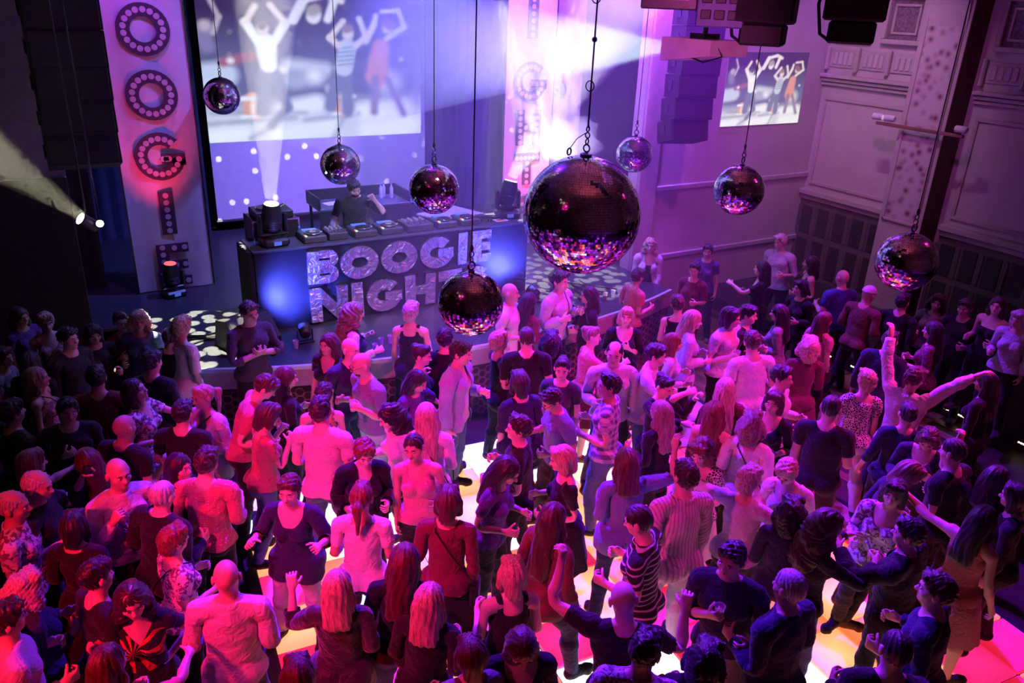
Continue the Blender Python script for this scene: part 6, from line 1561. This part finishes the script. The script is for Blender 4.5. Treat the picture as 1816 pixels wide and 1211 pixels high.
G('bald man in a blue polo shirt at the back', 9.70, 6.89, 25, 1.80, 'm', 'bald dark', 'blue plain s collar', 'black', 'bent', 'bent', 0)
G('man with a white cap and brown jacket', 9.56, 6.33, 86, 1.76, 'm', 'cap white', 'brown plain l crew', 'black', 'bent', 'bent', 0)
G('short blond woman in a black and white lace top and pale jeans', 7.06, 4.48, 43, 1.68, 'f', 'pixie blond', 'white lace s scoop', 'pale', 'down', 'loose', 0.1)
G('man in a pale shirt throwing both arms up', 7.50, 4.24, 80, 1.84, 'm', 'short brown', 'pinkwhite plain l collar', 'black', 'wide', 'up', 0)
G('long dark haired woman in a red patterned top by the wall', 9.21, 5.14, 331, 1.72, 'f', 'long black', 'maroon floral q crew', 'black', 'bent', 'bent', 0)
G('woman with a dark bun in a blue top', 6.82, 3.83, 51, 1.66, 'f', 'bun black', 'navy plain q crew', 'black', 'bent', 'loose', 0.1)
G('dark man in a black T-shirt seen from behind at the right', 6.01, 4.10, 61, 1.80, 'm', 'crop black', 'black plain s crew', 'black', 'bent', 'down', 0.1, girth=1.1)
G('brown haired woman bending in front of the raised arms', 6.62, 3.47, 242, 1.64, 'f', 'bob brown', 'navy plain l scoop', 'black', 'bent', 'bent', 0.1, head=(0, 0.6, 0))
G('long dark haired woman in black near the light strips', 8.37, 3.97, 345, 1.72, 'f', 'long black', 'black plain q crew', 'black', 'down', 'down', 0)
G('dim bare shouldered woman by the right wall', 10.18, 4.95, 264, 1.70, 'f', 'shoulder dark', 'black plain n strapless', 'black', 'bent', 'bent', 0.26)
G('dark man in navy behind the capped one', 8.37, 5.14, 58, 1.74, 'm', 'short black', 'navy plain l crew', 'black', 'bent', 'down', 0)
G('dim curly haired woman below the right mirror ball', 10.42, 5.85, 246, 1.66, 'f', 'curly dark', 'grey plain l crew', 'black', 'bent', 'bent', 0)
G('dim dark man left below the right mirror ball', 9.74, 5.94, 89, 1.74, 'm', 'short black', 'black plain l crew', 'black', 'bent', 'bent', 0)
G('blond woman bending forward at the right', 5.88, 3.15, 122, 1.68, 'f', 'bob ash', 'navy plain l crew', 'black', 'bent', 'bent', 0.1, lean=0.25, head=(0, 0.3, 0))
G('dark haired woman in a pale lacy blouse looking at the camera', 5.45, 3.00, 251, 1.68, 'f', 'bob dark', 'pale floral l scoop', 'black', 'bent', 'bent', 0.1)
G('dark haired man in a dark jacket at the right', 4.99, 2.57, 353, 1.74, 'm', 'short black', 'navy plain l crew', 'black', 'bent', 'touch', 0.1, jacket='black')
G('woman with long curls and lace sleeves reaching right', 4.56, 2.92, 117, 1.74, 'f', 'wavy brown', 'black lace l v', 'jeans', 'touch', 'reach', 0.1)
G('short haired man in the front right corner', 4.52, 2.06, 340, 1.80, 'm', 'short brown', 'navy plain l crew', 'black', 'bent', 'bent', 0.1)
G('dark haired woman in a red pleated dress', 5.80, 2.47, 97, 1.66, 'f', 'long black', 'salmon plain n tank', 'skirt salmon', 'loose', 'side', 0.1)
G('woman in black raising a hand at the right edge', 6.41, 2.74, 77, 1.70, 'f', 'shoulder black', 'black plain s crew', 'black', 'down', 'upbent', 0.1)
G('dark figure at the bottom right edge', 3.85, 1.87, 44, 1.78, 'm', 'crop black', 'black plain l crew', 'black', 'bent', 'bent', 0.1, girth=1.1)
G('faint face at the back in the violet haze', 9.15, 9.04, 235, 1.66, 'f', 'short dark', 'purple plain s crew', 'black', 'down', 'down', 0)
G('pale guest cut by the right edge of the picture', 10.00, 4.58, 265, 1.68, 'f', 'bob grey', 'pale plain l crew', 'black', 'bent', 'down', 0.26)
G('dark man beside the dim bare shouldered woman', 10.29, 5.40, 262, 1.76, 'm', 'short dark', 'black plain l crew', 'black', 'bent', 'bent', 0)
G('dark woman at the right edge beside the red dress', 6.29, 2.51, 328, 1.68, 'f', 'bob black', 'black plain l crew', 'black', 'bent', 'down', 0.1)
G('dark man between the raised arms man and the red dress', 6.33, 3.09, 4, 1.78, 'm', 'crop dark', 'black plain s crew', 'black', 'bent', 'bent', 0.1)
G('dim woman in black behind the grey dress', 9.09, 7.09, 262, 1.66, 'f', 'bob dark', 'black plain l crew', 'black', 'bent', 'bent', 0)
G('dark man in the left gloom right of the short blond woman', -0.01, 9.05, 140, 1.78, 'm', 'short black', 'black plain l crew', 'black', 'down', 'down', 0)
G('dark bobbed woman in the left gloom', 0.24, 9.40, 161, 1.66, 'f', 'bob dark', 'black plain l crew', 'black', 'down', 'bent', 0)
G('dark man left of the bun in front of the blue grey top', 0.69, 8.17, 45, 1.74, 'm', 'short black', 'black plain l crew', 'black', 'down', 'down', 0)
G('dark man at the left edge below the floral top', -0.55, 7.53, 56, 1.76, 'm', 'short black', 'black plain l crew', 'black', 'down', 'down', 0)
G('dark bobbed woman behind the pale shirt man at the left', -0.20, 5.67, 38, 1.64, 'f', 'bob black', 'black plain l crew', 'black', 'down', 'bent', 0)
G('dark man in shade left of the sunburst top', -0.11, 4.89, 79, 1.72, 'm', 'short black', 'black plain l crew', 'black', 'down', 'bent', 0)
# ---------------------------------------------------------------- the DJ, things in hands
person('DJ in a black polo shirt behind the desk with a hand at his ear', (3.80, 10.66), 24+172, 1.80, False,
       dict(armR='deck', armL='ear', lean=.30, head=(.35, .15, .1), legR=(.1, .1, .1), legL=(0, .1, .1)), ('short', 'dark'), 'fair', dict(color=(.02, .018, .026), sleeve=.8, neck='collar'), dict(color=(.12, .16, .30)), z=1.0, seed=300, at_head=True, beard='dark', group='the DJ')
for lab, kind, q in HELD:
    if kind == 'cup':
        cup('clear plastic cup in the hand of the '+' '.join(lab.split()[:7]), (q[0], q[1], q[2]-.05), 'beer' if 'beer' in lab else 'w', 'cups held by guests')
    else:
        t = thing('camera', 'small black camera in the hand of the white haired man', 'camera', (q[0], q[1], q[2]-.02), .6)
        MB().box(-.065, .065, -.03, .03, 0, .08, .012).build('body', plastic, t); MB().lathe([(.032, 0), (.032, .05), (.026, .055)], 14, (0, -.03, .04), 'y').build('lens', metal, t); MB().box(-.05, .05, .03, .032, .012, .068).build('display', glow_blue, t)
# ---------------------------------------------------------------- haze and the beams in it
def scatter(name, density, col, aniso=.2, absorb=0.0):
    m = bpy.data.materials.new(name); m.use_nodes = True; nt = m.node_tree; N = nt.nodes; N.clear()
    o = N.new('ShaderNodeOutputMaterial'); v = N.new('ShaderNodeVolumeScatter'); v.inputs['Color'].default_value = (*col, 1); v.inputs['Density'].default_value = density; v.inputs['Anisotropy'].default_value = aniso
    nt.links.new(v.outputs[0], o.inputs['Volume']); m.cycles.homogeneous_volume = True; MATS[name] = m; return m
def beam(label, apex, target, length, half, color, power, density, r0=.07, off=.03):
    """a lamp's round lens throwing a narrow cone, and the haze inside that cone"""
    a = Vector(apex); d = (Vector(target)-a).normalized()
    o = light('beam_lamp', 'AREA', a+d*off, target, color, power, size=r0*2); o.data.shape = 'DISK'; o.data.spread = math.radians(half*2)
    m = MB().lathe([(r0, off+.01), (r0+(length)*math.tan(math.radians(half)), length)], 28).build('light_beam', MATS.get('beam_haze') or scatter('beam_haze', density, (1, 1, 1)))
    m.location = a; m.rotation_euler = d.to_track_quat('Z', 'Y').to_euler(); tag(m, label, 'light beam', 'beams in the haze', 'stuff')
HAZE = scatter('stage_haze', .026, (1, 1, 1), .0)
hz = MB().box(3.2, 12.40, 7.3, 14.9, .12, 7.9).build('haze', HAZE); tag(hz, 'thin violet haze over the middle and right side of the stage', 'haze', None, 'stuff')
SM = scatter('smoke_puff', .9, (1, 1, 1), .0)
V_, F_ = uv_ball(20, 14); r_ = 1+.18*np.sin(V_[:, 0]*5+1)*np.sin(V_[:, 2]*6)+.10*np.sin(V_[:, 1]*9+V_[:, 2]*8)
sm = MB().add(V_*r_[:, None]*np.array((.62, .40, .42)), F_).build('smoke_cloud', SM); sm.location = (7.75, 11.2, 3.0); tag(sm, 'white puff of smoke lit by the right beam', 'smoke', None, 'stuff')
light('smoke_fill_spot', 'SPOT', (6.30, 10.33, 2.80), (7.75, 11.2, 3.0), (1.0, .96, .92), 1000, 30, .5, .03)  # extra spot added to light the puff, apart from the desk beam
BD = .35
beam('upright white beam from the left desk light across the screen', (2.50, 10.13, 2.68), (2.75, 10.3, 6.5), 4.6, 8, (1.0, .94, .70), 420, BD)
beam('white beam from the right desk light up the banner', (6.12, 10.26, 2.68), (7.10, 10.15, 4.3), 3.4, 12, (1.0, .93, .80), 300, BD)
beam('white beam slanting down from the top onto the right banner', (6.15, 10.9, 5.28), (7.45, 11.8, 3.0), 2.4, 7, (1.0, .95, .90), 12, BD, .06, .20)
beam('pale yellow beam of the small lamp at the left wall', (.36, 8.98, 2.93), (-.55, 8.0, 4.05), 3.0, 8, (1.0, .95, .62), 70, BD, .05, .10)
pj = PJ+np.array((.08, .05, .05))
light('projector_lamp', 'SPOT', tuple(pj), (4.75, 15, 4.2), (.72, 1.0, .80), 4200, 21, .5, .02)
m = MB().lathe([(.05, .05), (.05+6.0*math.tan(math.radians(8.6)), 6.0)], 28).build('light_beam', MATS['beam_haze']); m.location = tuple(pj); m.rotation_euler = (Vector((4.75, 15, 4.2))-Vector(pj)).to_track_quat('Z', 'Y').to_euler(); tag(m, 'pale green beam thrown by the projector towards the screen', 'light beam', 'beams in the haze', 'stuff')
# gobo spots: lamps with a pattern disc
def gobo(name, loc, target, color, power, angle, scale, hole, rnd=.75):
    o = light(name, 'SPOT', loc, target, color, power, angle, .05, .01); o.data.use_nodes = True
    nt = o.data.node_tree; N = nt.nodes; L = nt.links; e = N['Emission']
    tc = N.new('ShaderNodeTexCoord'); sx = N.new('ShaderNodeSeparateXYZ'); L.new(tc.outputs['Normal'], sx.inputs[0])
    cx = N.new('ShaderNodeCombineXYZ'); L.new(math_node(N, L, 'DIVIDE', sx.outputs[0], sx.outputs[2]), cx.inputs[0]); L.new(math_node(N, L, 'DIVIDE', sx.outputs[1], sx.outputs[2]), cx.inputs[1])
    v = N.new('ShaderNodeTexVoronoi'); v.voronoi_dimensions = '2D'; v.inputs['Scale'].default_value = scale; v.inputs['Randomness'].default_value = rnd; L.new(cx.outputs[0], v.inputs['Vector'])
    mr = N.new('ShaderNodeMapRange'); mr.inputs[1].default_value = hole; mr.inputs[2].default_value = hole*.85; mr.inputs[3].default_value = 0; mr.inputs[4].default_value = 1; L.new(v.outputs['Distance'], mr.inputs[0]); L.new(mr.outputs[0], e.inputs['Strength'])
gobo('gobo_lamp_left', (1.5, 11.5, 7.6), (1.30, 10.15, 1.0), (1.0, .95, .66), 26000, 17, 30, .42)
gobo('gobo_lamp_right', (6.6, 11.6, 7.6), (6.95, 10.35, 1.0), (1.0, .95, .80), 13000, 22, 30, .42)
gobo('ball_dots_stand_in', (3.9, 6.0, 5.2), (5.6, 15.0, 2.9), (1.0, .98, .9), 5000, 40, 16, .10, 1.0)  # added spot standing in for the dots the mirror balls would reflect
